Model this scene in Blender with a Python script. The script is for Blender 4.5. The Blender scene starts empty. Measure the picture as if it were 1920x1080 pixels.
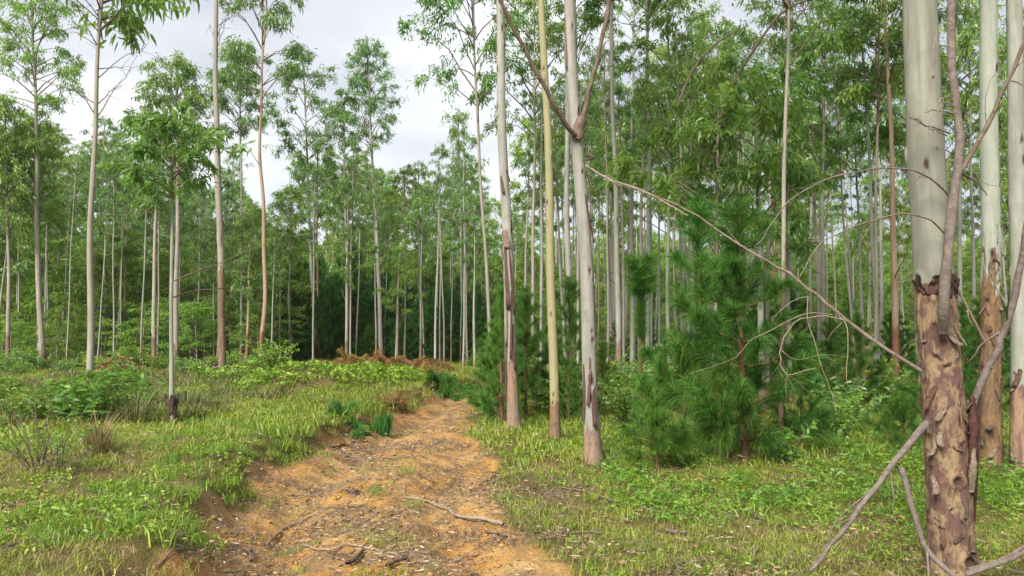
import bpy, math, random
import numpy as np
from mathutils import Vector, Matrix

# ------------------------------------------------------------------ camera, sky, sun, exposure
SC = bpy.context.scene
FPX, PITCH, EYE = 1371.0, math.radians(3.55), 1.65
cam_d = bpy.data.cameras.new("camera"); cam = bpy.data.objects.new("camera", cam_d)
SC.collection.objects.link(cam); SC.camera = cam
cam.location = (0, 0, EYE); cam.rotation_euler = (math.radians(90) + PITCH, 0, 0)
cam_d.sensor_width = 36; cam_d.lens = 36 * FPX / 1920; cam_d.clip_end = 2000; cam_d.clip_start = 0.05

SUN_EL, SUN_AZ = math.radians(41), math.radians(207)        # behind the camera, from its left
world = bpy.data.worlds.new("World"); SC.world = world; world.use_nodes = True
nt = world.node_tree; nt.nodes.clear()
def wn(t, **k):
    n = nt.nodes.new(t)
    for a, b in k.items(): setattr(n, a, b)
    return n
sky = wn('ShaderNodeTexSky', sky_type='NISHITA', sun_disc=False, sun_elevation=SUN_EL, sun_rotation=SUN_AZ)
b_sky = wn('ShaderNodeBackground'); b_sky.inputs['Strength'].default_value = 0.05
nt.links.new(sky.outputs[0], b_sky.inputs['Color'])
tc = wn('ShaderNodeTexCoord'); mp = wn('ShaderNodeMapping'); mp.inputs['Scale'].default_value = (1.0, 1.0, 2.2)
mp.inputs['Location'].default_value = (0.35, 0.1, 0.2)
nz = wn('ShaderNodeTexNoise'); nz.inputs['Scale'].default_value = 1.9; nz.inputs['Detail'].default_value = 5; nz.inputs['Roughness'].default_value = 0.5
rp = wn('ShaderNodeValToRGB')
rp.color_ramp.elements[0].position = 0.40; rp.color_ramp.elements[0].color = (0.57, 0.60, 0.67, 1)
rp.color_ramp.elements[1].position = 0.60; rp.color_ramp.elements[1].color = (0.93, 0.94, 0.96, 1)
nt.links.new(tc.outputs['Generated'], mp.inputs['Vector']); nt.links.new(mp.outputs[0], nz.inputs['Vector'])
nt.links.new(nz.outputs['Fac'], rp.inputs['Fac'])
b_cl = wn('ShaderNodeBackground'); b_cl.inputs['Strength'].default_value = 0.235
nt.links.new(rp.outputs[0], b_cl.inputs['Color'])
mx = wn('ShaderNodeMixShader'); mx.inputs[0].default_value = 0.94
out = wn('ShaderNodeOutputWorld')
nt.links.new(b_sky.outputs[0], mx.inputs[1]); nt.links.new(b_cl.outputs[0], mx.inputs[2]); nt.links.new(mx.outputs[0], out.inputs[0])

sun_d = bpy.data.lights.new("sun", 'SUN'); sun = bpy.data.objects.new("sun", sun_d); SC.collection.objects.link(sun)
sun_d.energy = 1.5; sun_d.angle = math.radians(24); sun_d.color = (1.0, 0.95, 0.86)
sdir = Vector((math.sin(SUN_AZ) * math.cos(SUN_EL), math.cos(SUN_AZ) * math.cos(SUN_EL), math.sin(SUN_EL)))
sun.rotation_euler = sdir.to_track_quat('Z', 'Y').to_euler(); sun.location = (0, 0, 40)

SC.view_settings.view_transform = 'Standard'; SC.view_settings.look = 'None'
SC.view_settings.gamma = 1; SC.view_settings.use_curve_mapping = False
SC.view_settings.exposure = 2.35
SC.cycles.use_denoising = True
SC.cycles.max_bounces = 8; SC.cycles.diffuse_bounces = 6; SC.cycles.glossy_bounces = 2; SC.cycles.transmission_bounces = 6

# ------------------------------------------------------------------ helpers
rng = np.random.default_rng(7)
random.seed(7)

def ray(px, py):
    u, v = (px - 960) / FPX, (540 - py) / FPX
    return np.array([u, math.cos(PITCH) - v * math.sin(PITCH), math.sin(PITCH) + v * math.cos(PITCH)])
def W(px, py, Y):
    d = ray(px, py); return np.array([0, 0, EYE]) + d * (Y / d[1])

def _hash(ix, iy, s):
    h = (ix.astype(np.int64) * 374761393 + iy.astype(np.int64) * 668265263 + s * 982451653) & 0x7fffffff
    h = ((h ^ (h >> 13)) * 1274126177) & 0x7fffffff
    return ((h ^ (h >> 16)) & 0xffff) / 65535.0
def vnoise(x, y, s=0):
    x = np.asarray(x, float); y = np.asarray(y, float)
    ix, iy = np.floor(x), np.floor(y); fx, fy = x - ix, y - iy
    fx = fx * fx * (3 - 2 * fx); fy = fy * fy * (3 - 2 * fy)
    a, b, c, d = _hash(ix, iy, s), _hash(ix + 1, iy, s), _hash(ix, iy + 1, s), _hash(ix + 1, iy + 1, s)
    return (a * (1 - fx) + b * fx) * (1 - fy) + (c * (1 - fx) + d * fx) * fy
def fbm(x, y, s=0, o=4, g=0.5):
    r, a, t = 0, 1.0, 0
    for i in range(o):
        r = r + a * vnoise(x * 2 ** i + 17.3 * i, y * 2 ** i - 9.1 * i, s + i); t += a; a *= g
    return r / t
def sst(a, b, x):
    t = np.clip((x - a) / (b - a), 0, 1); return t * t * (3 - 2 * t)

def mesh_np(name, V, F, mats, mi=None, smooth=True, attrs=None):
    """V (n,3); F list of int arrays (k,3) / (k,4); mi list of material indices per array"""
    me = bpy.data.meshes.new(name)
    V = np.asarray(V, np.float32); F = [np.asarray(f, np.int32) for f in F]
    keep = [i for i, f in enumerate(F) if len(f)]
    mi = [0] * len(F) if mi is None else mi
    F2 = [F[i] for i in keep]
    me.vertices.add(len(V)); me.vertices.foreach_set('co', V.ravel())
    lt = np.concatenate([np.full(len(f), f.shape[1], np.int32) for f in F2])
    lv = np.concatenate([f.ravel() for f in F2])
    me.loops.add(len(lv)); me.loops.foreach_set('vertex_index', lv)
    me.polygons.add(len(lt))
    me.polygons.foreach_set('loop_start', np.concatenate([[0], np.cumsum(lt)[:-1]]).astype(np.int32))
    me.polygons.foreach_set('material_index', np.concatenate([np.full(len(F[i]), mi[i], np.int32) for i in keep]))
    me.polygons.foreach_set('use_smooth', np.full(len(lt), smooth, bool))
    for m in mats: me.materials.append(m)
    for k, v in (attrs or {}).items():
        a = me.attributes.new(k, 'FLOAT', 'POINT'); a.data.foreach_set('value', np.asarray(v, np.float32))
    me.update(calc_edges=True); me.validate()
    return me

class MB:
    """collects geometry into one mesh"""
    def __init__(s): s.V, s.F, s.mi, s.n, s.A = [], [], [], 0, {}
    def add(s, V, F, m=0, **attrs):
        V = np.asarray(V, float).reshape(-1, 3)
        for f in (F if isinstance(F, (list, tuple)) else [F]):
            s.F.append(np.asarray(f) + s.n); s.mi.append(m)
        s.V.append(V)
        for k in set(list(attrs) + list(s.A)):
            s.A.setdefault(k, [np.zeros(s.n)])
            v = attrs.get(k, 0.0); s.A[k].append(np.full(len(V), v) if np.isscalar(v) else np.asarray(v, float))
        s.n += len(V)
    def mesh(s, name, mats, smooth=True):
        T = [[], []]; 
        groups = {}
        for f, m in zip(s.F, s.mi): groups.setdefault((m, f.shape[1]), []).append(f)
        return mesh_np(name, np.concatenate(s.V), [np.concatenate(v) for v in groups.values()], mats, [k[0] for k in groups],
                       smooth, {k: np.concatenate(v) for k, v in s.A.items()})

def link(name, me, parent=None, loc=None, rot=None, scl=None):
    o = bpy.data.objects.new(name, me); SC.collection.objects.link(o)
    if parent is not None: o.parent = parent
    if loc is not None: o.location = loc
    if rot is not None: o.rotation_euler = rot
    if scl is not None: o.scale = scl
    return o
def tag(o, label, cat, group=None):
    o['label'] = label; o['category'] = cat
    if group: o['group'] = group
    return o
def thing(name, loc, label, cat, group=None, rz=0):
    return tag(link(name, None, None, loc, (0, 0, rz)), label, cat, group)

def unit(v):
    v = np.asarray(v, float); return v / (np.linalg.norm(v, axis=-1, keepdims=True) + 1e-9)
def tube(P, R, ns=6, cap=True):
    """rings along the polyline P with radii R"""
    P = np.asarray(P, float); R = np.asarray(R, float); n = len(P)
    T = unit(np.gradient(P, axis=0))
    a = np.array([1.0, 0, 0]) if abs(T[0][0]) < 0.8 else np.array([0, 1.0, 0])
    N = np.zeros_like(P); N[0] = unit(a - T[0] * a.dot(T[0]))
    for i in range(1, n): N[i] = unit(N[i - 1] - T[i] * N[i - 1].dot(T[i]))
    B = np.cross(T, N)
    th = np.arange(ns) * 2 * math.pi / ns
    V = P[:, None] + R[:, None, None] * (np.cos(th)[None, :, None] * N[:, None] + np.sin(th)[None, :, None] * B[:, None])
    i = np.arange(n - 1)[:, None] * ns; j = np.arange(ns)[None]; j2 = (j + 1) % ns
    Q = np.stack([i + j, i + j2, i + ns + j2, i + ns + j], -1).reshape(-1, 4)
    return V.reshape(-1, 3), Q
def smooth_path(C, n):
    """Catmull-Rom through control points"""
    C = np.asarray(C, float)
    if len(C) < 3: 
        t = np.linspace(0, 1, n)[:, None]; return C[0] * (1 - t) + C[-1] * t
    E = np.vstack([2 * C[0] - C[1], C, 2 * C[-1] - C[-2]])
    u = np.linspace(0, len(C) - 1 - 1e-6, n); k = u.astype(int); t = (u - k)[:, None]
    p0, p1, p2, p3 = E[k], E[k + 1], E[k + 2], E[k + 3]
    return 0.5 * (2 * p1 + (p2 - p0) * t + (2 * p0 - 5 * p1 + 4 * p2 - p3) * t ** 2 + (3 * p1 - p0 - 3 * p2 + p3) * t ** 3)

def leaves(mb, pos, dr, L, Wd, rg, m=0, hi=False, droop=0.15):
    pos = np.asarray(pos, float); n = len(pos)
    if n == 0: return
    dr = unit(dr); L = np.broadcast_to(L, (n,))[:, None]; Wd = np.broadcast_to(Wd, (n,))[:, None]
    side = unit(np.cross(dr, rg.normal(size=(n, 3)))); nor = np.cross(dr, side)
    dn = np.array([0, 0, -1.0])
    b = np.arange(n)[:, None]
    if hi:
        c1 = pos + dr * L * 0.3; c2 = pos + dr * L * 0.65 + dn * L * droop * 0.4
        tip = pos + dr * L + dn * L * droop + side * L * 0.08
        V = np.stack([pos, c1 + side * Wd * .5 + nor * Wd * .1, c1 - side * Wd * .5 + nor * Wd * .1,
                      c2 + side * Wd * .36 + nor * Wd * .05, c2 - side * Wd * .36, tip], 1).reshape(-1, 3)
        b = b * 6
        mb.add(V, [np.concatenate([b + [0, 1, 2], b + [3, 5, 4]]), b + [1, 3, 4, 2]], m)
    else:
        c = pos + dr * L * 0.42
        tip = pos + dr * L + dn * L * droop
        V = np.stack([pos, c + side * Wd * .5 + nor * Wd * .12, tip, c - side * Wd * .5 + nor * Wd * .12], 1).reshape(-1, 3)
        b = b * 4
        mb.add(V, [np.concatenate([b + [0, 1, 2], b + [0, 2, 3]])], m)

# ------------------------------------------------------------------ materials
def new_mat(name):
    m = bpy.data.materials.new(name); m.use_nodes = True; m.node_tree.nodes.clear(); return m, m.node_tree
class NT:
    def __init__(s, t): s.t = t
    def n(s, typ, ins=None, **k):
        x = s.t.nodes.new(typ)
        for a, b in k.items(): setattr(x, a, b)
        for a, b in (ins or {}).items():
            if isinstance(b, bpy.types.NodeSocket): s.t.links.new(b, x.inputs[a])
            else: x.inputs[a].default_value = b
        return x
    def noise(s, vec, scale, detail=3, rough=0.55, dist=0.0):
        return s.n('ShaderNodeTexNoise', {'Vector': vec, 'Scale': scale, 'Detail': detail, 'Roughness': rough, 'Distortion': dist}).outputs['Fac']
    def ramp(s, fac, stops, interp='LINEAR'):
        r = s.n('ShaderNodeValToRGB', {'Fac': fac}); cr = r.color_ramp; cr.interpolation = interp
        while len(cr.elements) < len(stops): cr.elements.new(0.5)
        for e, (p, c) in zip(cr.elements, stops):
            e.position = p; e.color = (c, c, c, 1) if np.isscalar(c) else (*c, 1)
        return r.outputs['Color']
    def mix(s, f, a, b, blend='MIX'):
        x = s.n('ShaderNodeMix', data_type='RGBA', blend_type=blend)
        for i, v in ((0, f), (6, a), (7, b)):
            if isinstance(v, bpy.types.NodeSocket): s.t.links.new(v, x.inputs[i])
            else: x.inputs[i].default_value = (*v, 1) if isinstance(v, tuple) else v
        return x.outputs[2]
    def math(s, op, a, b=0.0, clamp=False):
        x = s.n('ShaderNodeMath', operation=op, use_clamp=clamp)
        for i, v in ((0, a), (1, b)):
            if isinstance(v, bpy.types.NodeSocket): s.t.links.new(v, x.inputs[i])
            else: x.inputs[i].default_value = v
        return x.outputs[0]
    def attr(s, name): return s.n('ShaderNodeAttribute', attribute_name=name).outputs['Fac']
    def out(s, sh): s.t.links.new(sh, s.n('ShaderNodeOutputMaterial').inputs['Surface'])

def leaf_mat(name, stops, trans=0.35, rough=0.5, spec=0.3, objvar=0.25, tcol=None, patch=None):
    """stops: colour ramp over the random value of each leaf"""
    m, t = new_mat(name); N = NT(t)
    geo = N.n('ShaderNodeNewGeometry'); oi = N.n('ShaderNodeObjectInfo')
    col = N.ramp(geo.outputs['Random Per Island'], stops)
    if patch:                                   # slow drift of colour over the ground
        f = N.ramp(N.noise(geo.outputs['Position'], patch[0], 3), [(0.4, 0.0), (0.62, 1.0)])
        col = N.mix(N.math('MULTIPLY', f, patch[2]), col, patch[1])
    if objvar:
        v = N.math('ADD', N.math('MULTIPLY', oi.outputs['Random'], objvar), 1 - objvar / 2)
        hsv = N.n('ShaderNodeHueSaturation', {'Color': col, 'Value': v, 'Hue': N.math('ADD', N.math('MULTIPLY', N.math('FRACT', N.math('MULTIPLY', oi.outputs['Random'], 7.3)), -0.035), 0.523)})
        col = hsv.outputs[0]
    p = N.n('ShaderNodeBsdfPrincipled', {'Base Color': col, 'Roughness': rough, 'Specular IOR Level': spec})
    tr = N.n('ShaderNodeBsdfTranslucent', {'Color': N.mix(0.5, col, tcol) if tcol else col})
    mx = N.n('ShaderNodeMixShader', {0: trans, 1: p.outputs[0], 2: tr.outputs[0]})
    N.out(mx.outputs[0]); return m

def bark_mat(name, pale, pale2, rough1, rough2, dark, streak=0.5, bump=0.4, patch=1.1):
    """smooth pale eucalyptus bark above ('bark' = 0), rough brown flaking bark where 'bark' = 1, dark knots where 'knot' = 1"""
    m, t = new_mat(name); N = NT(t)
    tcn = N.n('ShaderNodeTexCoord'); o = tcn.outputs['Object']
    ms = N.n('ShaderNodeMapping', {'Vector': o, 'Scale': (7, 7, 1.1)}).outputs[0]
    mh = N.n('ShaderNodeMapping', {'Vector': o, 'Scale': (22, 22, 9)}).outputs[0]
    oi = N.n('ShaderNodeObjectInfo').outputs['Random']
    n1 = N.noise(ms, 1.3, 5, 0.6, 0.3); n2 = N.noise(mh, 1.5, 5, 0.65)
    smooth = N.mix(N.ramp(n1, [(0.38, 0.0), (0.62, 1.0)]), pale, pale2)
    mr = N.n('ShaderNodeMapping', {'Vector': o, 'Scale': (2.5, 2.5, 9)}).outputs[0]
    smooth = N.mix(N.ramp(N.noise(mr, 1.0, 4, 0.6, 0.4), [(0.50, 0.0), (0.74, 0.30)]), smooth, tuple(0.66 * c for c in pale2))
    mv = N.n('ShaderNodeMapping', {'Vector': o, 'Scale': (34, 34, 1.3)}).outputs[0]
    smooth = N.mix(N.ramp(N.noise(mv, 1.0, 4, 0.65), [(0.55, 0.0), (0.72, 0.5)]), smooth, tuple(0.6 * c for c in pale2))
    smooth = N.mix(N.ramp(N.noise(ms, 2.1, 6, 0.7, 0.6), [(0.63, 0.0), (0.70, streak)]), smooth, rough1)
    smooth = N.mix(N.ramp(N.noise(mh, 0.9, 4, 0.7), [(0.66, 0.0), (0.74, 0.55)]), smooth, dark)
    smooth = N.mix(N.math('MULTIPLY', oi, 0.35), smooth, tuple(0.62 * c for c in pale2))
    mp_ = N.n('ShaderNodeMapping', {'Vector': o, 'Scale': (7, 7, patch)}).outputs[0]
    rg = N.mix(N.ramp(N.noise(mp_, 1.5, 6, 0.6, 0.5), [(0.455, 0.0), (0.545, 1.0)]), rough1, rough2)
    rg = N.mix(N.ramp(n2, [(0.52, 0.0), (0.72, 0.85)]), rg, dark)
    rg = N.mix(N.ramp(N.noise(mh, 3.1, 3), [(0.62, 0.0), (0.72, 0.6)]), rg, tuple(min(1, 1.5 * c) for c in rough1))
    edge = N.math('ADD', N.attr('bark'), N.math('MULTIPLY', N.math('SUBTRACT', N.noise(ms, 1.7, 5, 0.6, 0.4), 0.5), 1.3))
    bk = N.ramp(edge, [(0.47, 0.0), (0.53, 1.0)])
    col = N.mix(bk, smooth, rg)
    col = N.mix(N.attr('knot'), col, dark)
    bh = N.math('ADD', N.math('MULTIPLY', bk, N.math('ADD', n2, 0.6)), N.math('MULTIPLY', n1, 0.15))
    bp = N.n('ShaderNodeBump', {'Height': bh, 'Strength': bump, 'Distance': 0.02})
    p = N.n('ShaderNodeBsdfPrincipled', {'Base Color': col, 'Roughness': 0.72, 'Specular IOR Level': 0.2, 'Normal': bp.outputs[0]})
    N.out(p.outputs[0]); return m

def wood_mat(name, a, b, c, scale=14, bump=0.5):
    m, t = new_mat(name); N = NT(t)
    o = N.n('ShaderNodeTexCoord').outputs['Object']
    n1 = N.noise(o, scale, 5, 0.65); n2 = N.noise(o, scale * 4, 3, 0.6)
    col = N.mix(N.ramp(n1, [(0.4, 0.0), (0.6, 1.0)]), a, b)
    col = N.mix(N.ramp(n2, [(0.52, 0.0), (0.7, 0.8)]), col, c)
    bp = N.n('ShaderNodeBump', {'Height': N.math('ADD', n1, n2), 'Strength': bump, 'Distance': 0.01})
    p = N.n('ShaderNodeBsdfPrincipled', {'Base Color': col, 'Roughness': 0.85, 'Specular IOR Level': 0.15, 'Normal': bp.outputs[0]})
    N.out(p.outputs[0]); return m

M = {}
M['leaf'] = leaf_mat('eucalyptus_leaf', [(0.0, (0.075, 0.17, 0.038)), (0.4, (0.155, 0.29, 0.058)), (0.75, (0.245, 0.39, 0.08)), (0.92, (0.32, 0.44, 0.13)), (1.0, (0.40, 0.36, 0.12))], 0.45, 0.33, 0.6, 0.5, (0.32, 0.54, 0.04))
M['leaf_blue'] = leaf_mat('blue_green_leaf', [(0.0, (0.070, 0.16, 0.046)), (0.45, (0.135, 0.26, 0.066)), (0.8, (0.215, 0.35, 0.10)), (1.0, (0.32, 0.41, 0.17))], 0.42, 0.33, 0.6, 0.45, (0.26, 0.48, 0.06))
M['leaf_young'] = leaf_mat('young_leaf', [(0.0, (0.11, 0.205, 0.036)), (0.5, (0.205, 0.335, 0.055)), (0.9, (0.31, 0.44, 0.085)), (1.0, (0.43, 0.46, 0.12))], 0.48, 0.38, 0.5, 0.5, (0.40, 0.58, 0.05))
M['leaf_under'] = leaf_mat('understorey_leaf', [(0.0, (0.10, 0.215, 0.035)), (0.5, (0.175, 0.33, 0.05)), (0.9, (0.31, 0.43, 0.07)), (1.0, (0.42, 0.45, 0.11))], 0.48, 0.4, 0.5, 0.5, (0.40, 0.56, 0.05))
M['leaf_shrub'] = leaf_mat('shrub_leaf', [(0.0, (0.07, 0.16, 0.03)), (0.5, (0.14, 0.27, 0.035)), (1.0, (0.24, 0.36, 0.05))], 0.4, 0.4, 0.4, 0.2, (0.26, 0.42, 0.04))
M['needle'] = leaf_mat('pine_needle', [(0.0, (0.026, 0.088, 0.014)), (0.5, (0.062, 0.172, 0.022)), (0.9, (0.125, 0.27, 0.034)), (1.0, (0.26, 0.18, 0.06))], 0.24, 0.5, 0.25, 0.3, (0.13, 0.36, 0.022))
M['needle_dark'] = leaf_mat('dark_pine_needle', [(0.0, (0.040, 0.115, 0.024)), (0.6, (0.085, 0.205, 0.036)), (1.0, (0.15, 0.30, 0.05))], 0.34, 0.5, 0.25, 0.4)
M['needle_dead'] = leaf_mat('dead_pine_needle', [(0.0, (0.17, 0.09, 0.035)), (0.5, (0.33, 0.18, 0.06)), (0.8, (0.44, 0.27, 0.11)), (1.0, (0.20, 0.23, 0.06))], 0.25, 0.6, 0.2, 0.2)
M['dry_leaf'] = leaf_mat('dry_leaf', [(0.0, (0.085, 0.055, 0.04)), (0.4, (0.16, 0.105, 0.07)), (0.7, (0.25, 0.18, 0.12)), (0.92, (0.36, 0.28, 0.20)), (1.0, (0.50, 0.42, 0.33))], 0.1, 0.6, 0.25, 0.3)
M['dry_leaf_red'] = leaf_mat('red_dry_leaf', [(0.0, (0.15, 0.07, 0.035)), (0.5, (0.34, 0.18, 0.09)), (1.0, (0.52, 0.34, 0.19))], 0.15, 0.6, 0.25, 0.2)
M['grass'] = leaf_mat('grass_blade', [(0.0, (0.10, 0.19, 0.022)), (0.4, (0.185, 0.29, 0.028)), (0.72, (0.265, 0.365, 0.04)), (0.88, (0.36, 0.40, 0.08)), (1.0, (0.50, 0.43, 0.20))], 0.38, 0.45, 0.3, 0.35, (0.42, 0.52, 0.03), (0.9, (0.40, 0.35, 0.09), 0.55))
M['grass_lush'] = leaf_mat('lush_grass', [(0.0, (0.09, 0.18, 0.022)), (0.5, (0.175, 0.31, 0.03)), (0.9, (0.27, 0.40, 0.04)), (1.0, (0.44, 0.42, 0.11))], 0.38, 0.42, 0.35, 0.3, (0.30, 0.48, 0.03))
M['grass_dry'] = leaf_mat('dry_grass', [(0.0, (0.17, 0.13, 0.05)), (0.5, (0.32, 0.25, 0.11)), (1.0, (0.47, 0.38, 0.20))], 0.25, 0.6, 0.2, 0.3)
M['rush'] = leaf_mat('rush_blade', [(0.0, (0.07, 0.10, 0.03)), (0.6, (0.13, 0.165, 0.045)), (0.85, (0.24, 0.19, 0.08)), (1.0, (0.33, 0.25, 0.12))], 0.2, 0.5, 0.3, 0.2)
M['cover'] = leaf_mat('ground_cover_leaf', [(0.0, (0.09, 0.18, 0.024)), (0.5, (0.20, 0.33, 0.033)), (0.9, (0.32, 0.43, 0.045)), (1.0, (0.36, 0.29, 0.09))], 0.35, 0.45, 0.3, 0.3, (0.25, 0.40, 0.03))
GB = (0.095, 0.065, 0.045)
M['bark_white'] = bark_mat('white_bark', (0.365, 0.35, 0.31), (0.25, 0.24, 0.205), (0.27, 0.18, 0.115), (0.20, 0.155, 0.125), (0.07, 0.036, 0.024), 0.7)
M['bark_yellow'] = bark_mat('yellow_bark', (0.37, 0.325, 0.16), (0.29, 0.275, 0.155), (0.22, 0.13, 0.07), (0.16, 0.12, 0.09), (0.06, 0.035, 0.025), 0.75)
M['bark_green'] = bark_mat('pale_green_bark', (0.32, 0.325, 0.27), (0.215, 0.225, 0.18), (0.28, 0.19, 0.12), (0.155, 0.085, 0.068), (0.065, 0.04, 0.028), 0.5)
M['bark_big'] = bark_mat('flaking_bark', (0.275, 0.275, 0.225), (0.18, 0.18, 0.14), (0.255, 0.175, 0.10), (0.122, 0.068, 0.056), (0.060, 0.036, 0.026), 0.3, 0.9, 4.0)
M['bark_orange'] = bark_mat('orange_bark', (0.36, 0.38, 0.315), (0.28, 0.30, 0.24), (0.225, 0.135, 0.065), (0.15, 0.095, 0.058), (0.06, 0.03, 0.02), 0.7, 0.9, 3.0)
M['bark_grey'] = bark_mat('grey_bark', (0.36, 0.325, 0.27), (0.27, 0.235, 0.19), (0.22, 0.145, 0.095), (0.15, 0.105, 0.075), (0.065, 0.042, 0.03), 0.8)
M['bark_red'] = bark_mat('reddish_bark', (0.38, 0.29, 0.21), (0.30, 0.19, 0.125), (0.25, 0.12, 0.065), (0.17, 0.085, 0.05), (0.06, 0.03, 0.02), 0.9)
M['bark_pine'] = wood_mat('pine_bark', (0.19, 0.095, 0.055), (0.12, 0.065, 0.042), (0.05, 0.03, 0.022), 20)
M['twig'] = wood_mat('twig_bark', (0.13, 0.095, 0.07), (0.20, 0.15, 0.115), (0.06, 0.045, 0.035))
M['dead_wood'] = wood_mat('dead_wood', (0.215, 0.172, 0.138), (0.15, 0.115, 0.092), (0.075, 0.052, 0.042), 18)
M['bleached'] = wood_mat('bleached_twig', (0.34, 0.285, 0.21), (0.26, 0.205, 0.145), (0.15, 0.105, 0.075), 30)
M['purple_bark'] = wood_mat('purple_brown_bark', (0.13, 0.104, 0.088), (0.20, 0.168, 0.142), (0.075, 0.05, 0.045), 22)
M['strip'] = wood_mat('peeled_bark', (0.085, 0.045, 0.034), (0.135, 0.078, 0.056), (0.04, 0.024, 0.02), 26)
M['strip_pale'] = wood_mat('pale_peeled_bark', (0.235, 0.185, 0.135), (0.15, 0.105, 0.078), (0.08, 0.05, 0.038), 34)
M['maroon'] = wood_mat('shaded_flap_bark', (0.050, 0.020, 0.018), (0.085, 0.038, 0.030), (0.02, 0.01, 0.01), 20)  # red brown flap bark, darkened: the shade on it is put into the colour
M['log'] = wood_mat('log_bark', (0.22, 0.10, 0.06), (0.14, 0.07, 0.045), (0.06, 0.035, 0.025), 9)
M['char'] = wood_mat('dark_rotten_wood', (0.06, 0.045, 0.036), (0.11, 0.085, 0.065), (0.03, 0.022, 0.018), 14)

def ground_mat():
    m, t = new_mat('forest_soil'); N = NT(t)
    pos = N.n('ShaderNodeNewGeometry').outputs['Position']
    pm, bank = N.attr('path'), N.attr('bank')
    n_big, n_mid, n_fine = N.noise(pos, 0.9, 4), N.noise(pos, 5.5, 5, 0.65), N.noise(pos, 38, 4, 0.7)
    clay = N.mix(N.ramp(n_mid, [(0.36, 0.0), (0.62, 1.0)]), (0.40, 0.185, 0.043), (0.46, 0.27, 0.085))
    clay = N.mix(N.ramp(n_big, [(0.40, 0.0), (0.60, 0.65)]), clay, (0.50, 0.34, 0.16))
    clay = N.mix(N.ramp(n_fine, [(0.54, 0.0), (0.70, 0.75)]), clay, (0.19, 0.10, 0.045))
    clay = N.mix(N.ramp(N.noise(pos, 70, 2), [(0.60, 0.0), (0.70, 0.6)]), clay, (0.58, 0.46, 0.33))
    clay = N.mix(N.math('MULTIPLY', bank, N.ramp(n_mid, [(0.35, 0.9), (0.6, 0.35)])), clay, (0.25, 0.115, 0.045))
    litter = N.mix(N.ramp(n_fine, [(0.4, 0.0), (0.62, 1.0)]), (0.135, 0.085, 0.048), (0.27, 0.19, 0.12))
    clay = N.mix(N.ramp(N.noise(pos, 2.1, 5, 0.7), [(0.46, 0.0), (0.58, 0.8)]), clay, litter)
    soil = N.mix(N.ramp(n_mid, [(0.4, 0.0), (0.6, 1.0)]), (0.105, 0.090, 0.03), (0.17, 0.125, 0.055))
    soil = N.mix(N.ramp(n_fine, [(0.5, 0.0), (0.7, 0.8)]), soil, (0.12, 0.15, 0.03))
    e = N.math('ADD', pm, N.math('MULTIPLY', N.math('SUBTRACT', N.noise(pos, 3.2, 5, 0.65), 0.5), 0.7))
    col = N.mix(N.ramp(e, [(0.30, 0.0), (0.50, 0.55), (0.66, 1.0)]), soil, clay)
    bp = N.n('ShaderNodeBump', {'Height': N.math('ADD', n_fine, N.math('MULTIPLY', n_mid, 1.5)), 'Strength': 1.0, 'Distance': 0.035})
    p = N.n('ShaderNodeBsdfPrincipled', {'Base Color': col, 'Roughness': 0.95, 'Specular IOR Level': 0.1, 'Normal': bp.outputs[0]})
    N.out(p.outputs[0]); return m
M['ground'] = ground_mat()

# ------------------------------------------------------------------ ground
PY = np.array([-30, 3, 4.97, 6.0, 7.4, 9.2, 11.6, 13.5, 16.5, 18.9, 20.5, 22.5, 25, 30])
PL = np.array([-2.0, -2.0, -2.15, -2.5, -2.75, -2.75, -2.75, -2.45, -2.2, -2.1, -1.7, -0.9, 0.6, 4.0])
PR = np.array([0.4, 0.4, 0.36, 0.2, 0.05, -0.15, -0.55, -0.72, -0.85, -0.8, -0.55, 0.3, 2.2, 6.0])
def path_mask(x, y):
    wob = (fbm(np.asarray(x) * 1.1, np.asarray(y) * 1.1, 31, 3) - 0.5) * 0.7
    l, r = np.interp(y, PY, PL), np.interp(y, PY, PR)
    d = np.minimum(np.asarray(x) - l, r - np.asarray(x)) + wob          # > 0 inside
    return sst(-0.25, 0.3, d) * (1 - sst(22.5, 26, np.asarray(y)))
def gauss(x, y, cx, cy, sx, sy, h): return h * np.exp(-((x - cx) / sx) ** 2 - ((y - cy) / sy) ** 2)
MOUNDS = [(-4.9, 17.2, 1.3, 1.1, 0.42), (-6.7, 19.6, 1.4, 1.1, 0.48), (-3.7, 19.6, 1.3, 1.6, 0.30), (-4.6, 24.0, 2.6, 1.8, 0.32), (-2.2, 25.5, 1.6, 1.6, 0.22),
          (-8.2, 14.2, 1.8, 1.3, 0.15), (-10.5, 17.5, 2.4, 2.0, 0.2), (-4.4, 8.2, 1.2, 1.2, 0.10)]
def H0(x, y):
    x = np.asarray(x, float); y = np.asarray(y, float)
    l, r = np.interp(y, PY, PL), np.interp(y, PY, PR)
    fade = 1 - sst(22, 27, y)
    dl = l - x + (fbm(x * 1.4, y * 1.4, 77, 3) - 0.5) * 0.5
    z = fade * (0.32 * sst(-0.16, 0.30, dl) + 0.01 * np.clip(dl, 0, 6) - 0.16 * sst(1.6, 5.5, dl)) + (1 - fade) * 0.12
    z = z + fade * (0.05 * sst(0, 0.6, x - r) + 0.012 * np.clip(x - r, 0, 8))
    for m in MOUNDS: z = z + gauss(x, y, *m)
    z = z + (fbm(x * 0.45, y * 0.45, 5, 3) - 0.5) * 0.22 * sst(2, 7, np.hypot(x, y))
    z = z + 0.045 * np.clip(y - 48, 0, 200)
    return z
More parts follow.
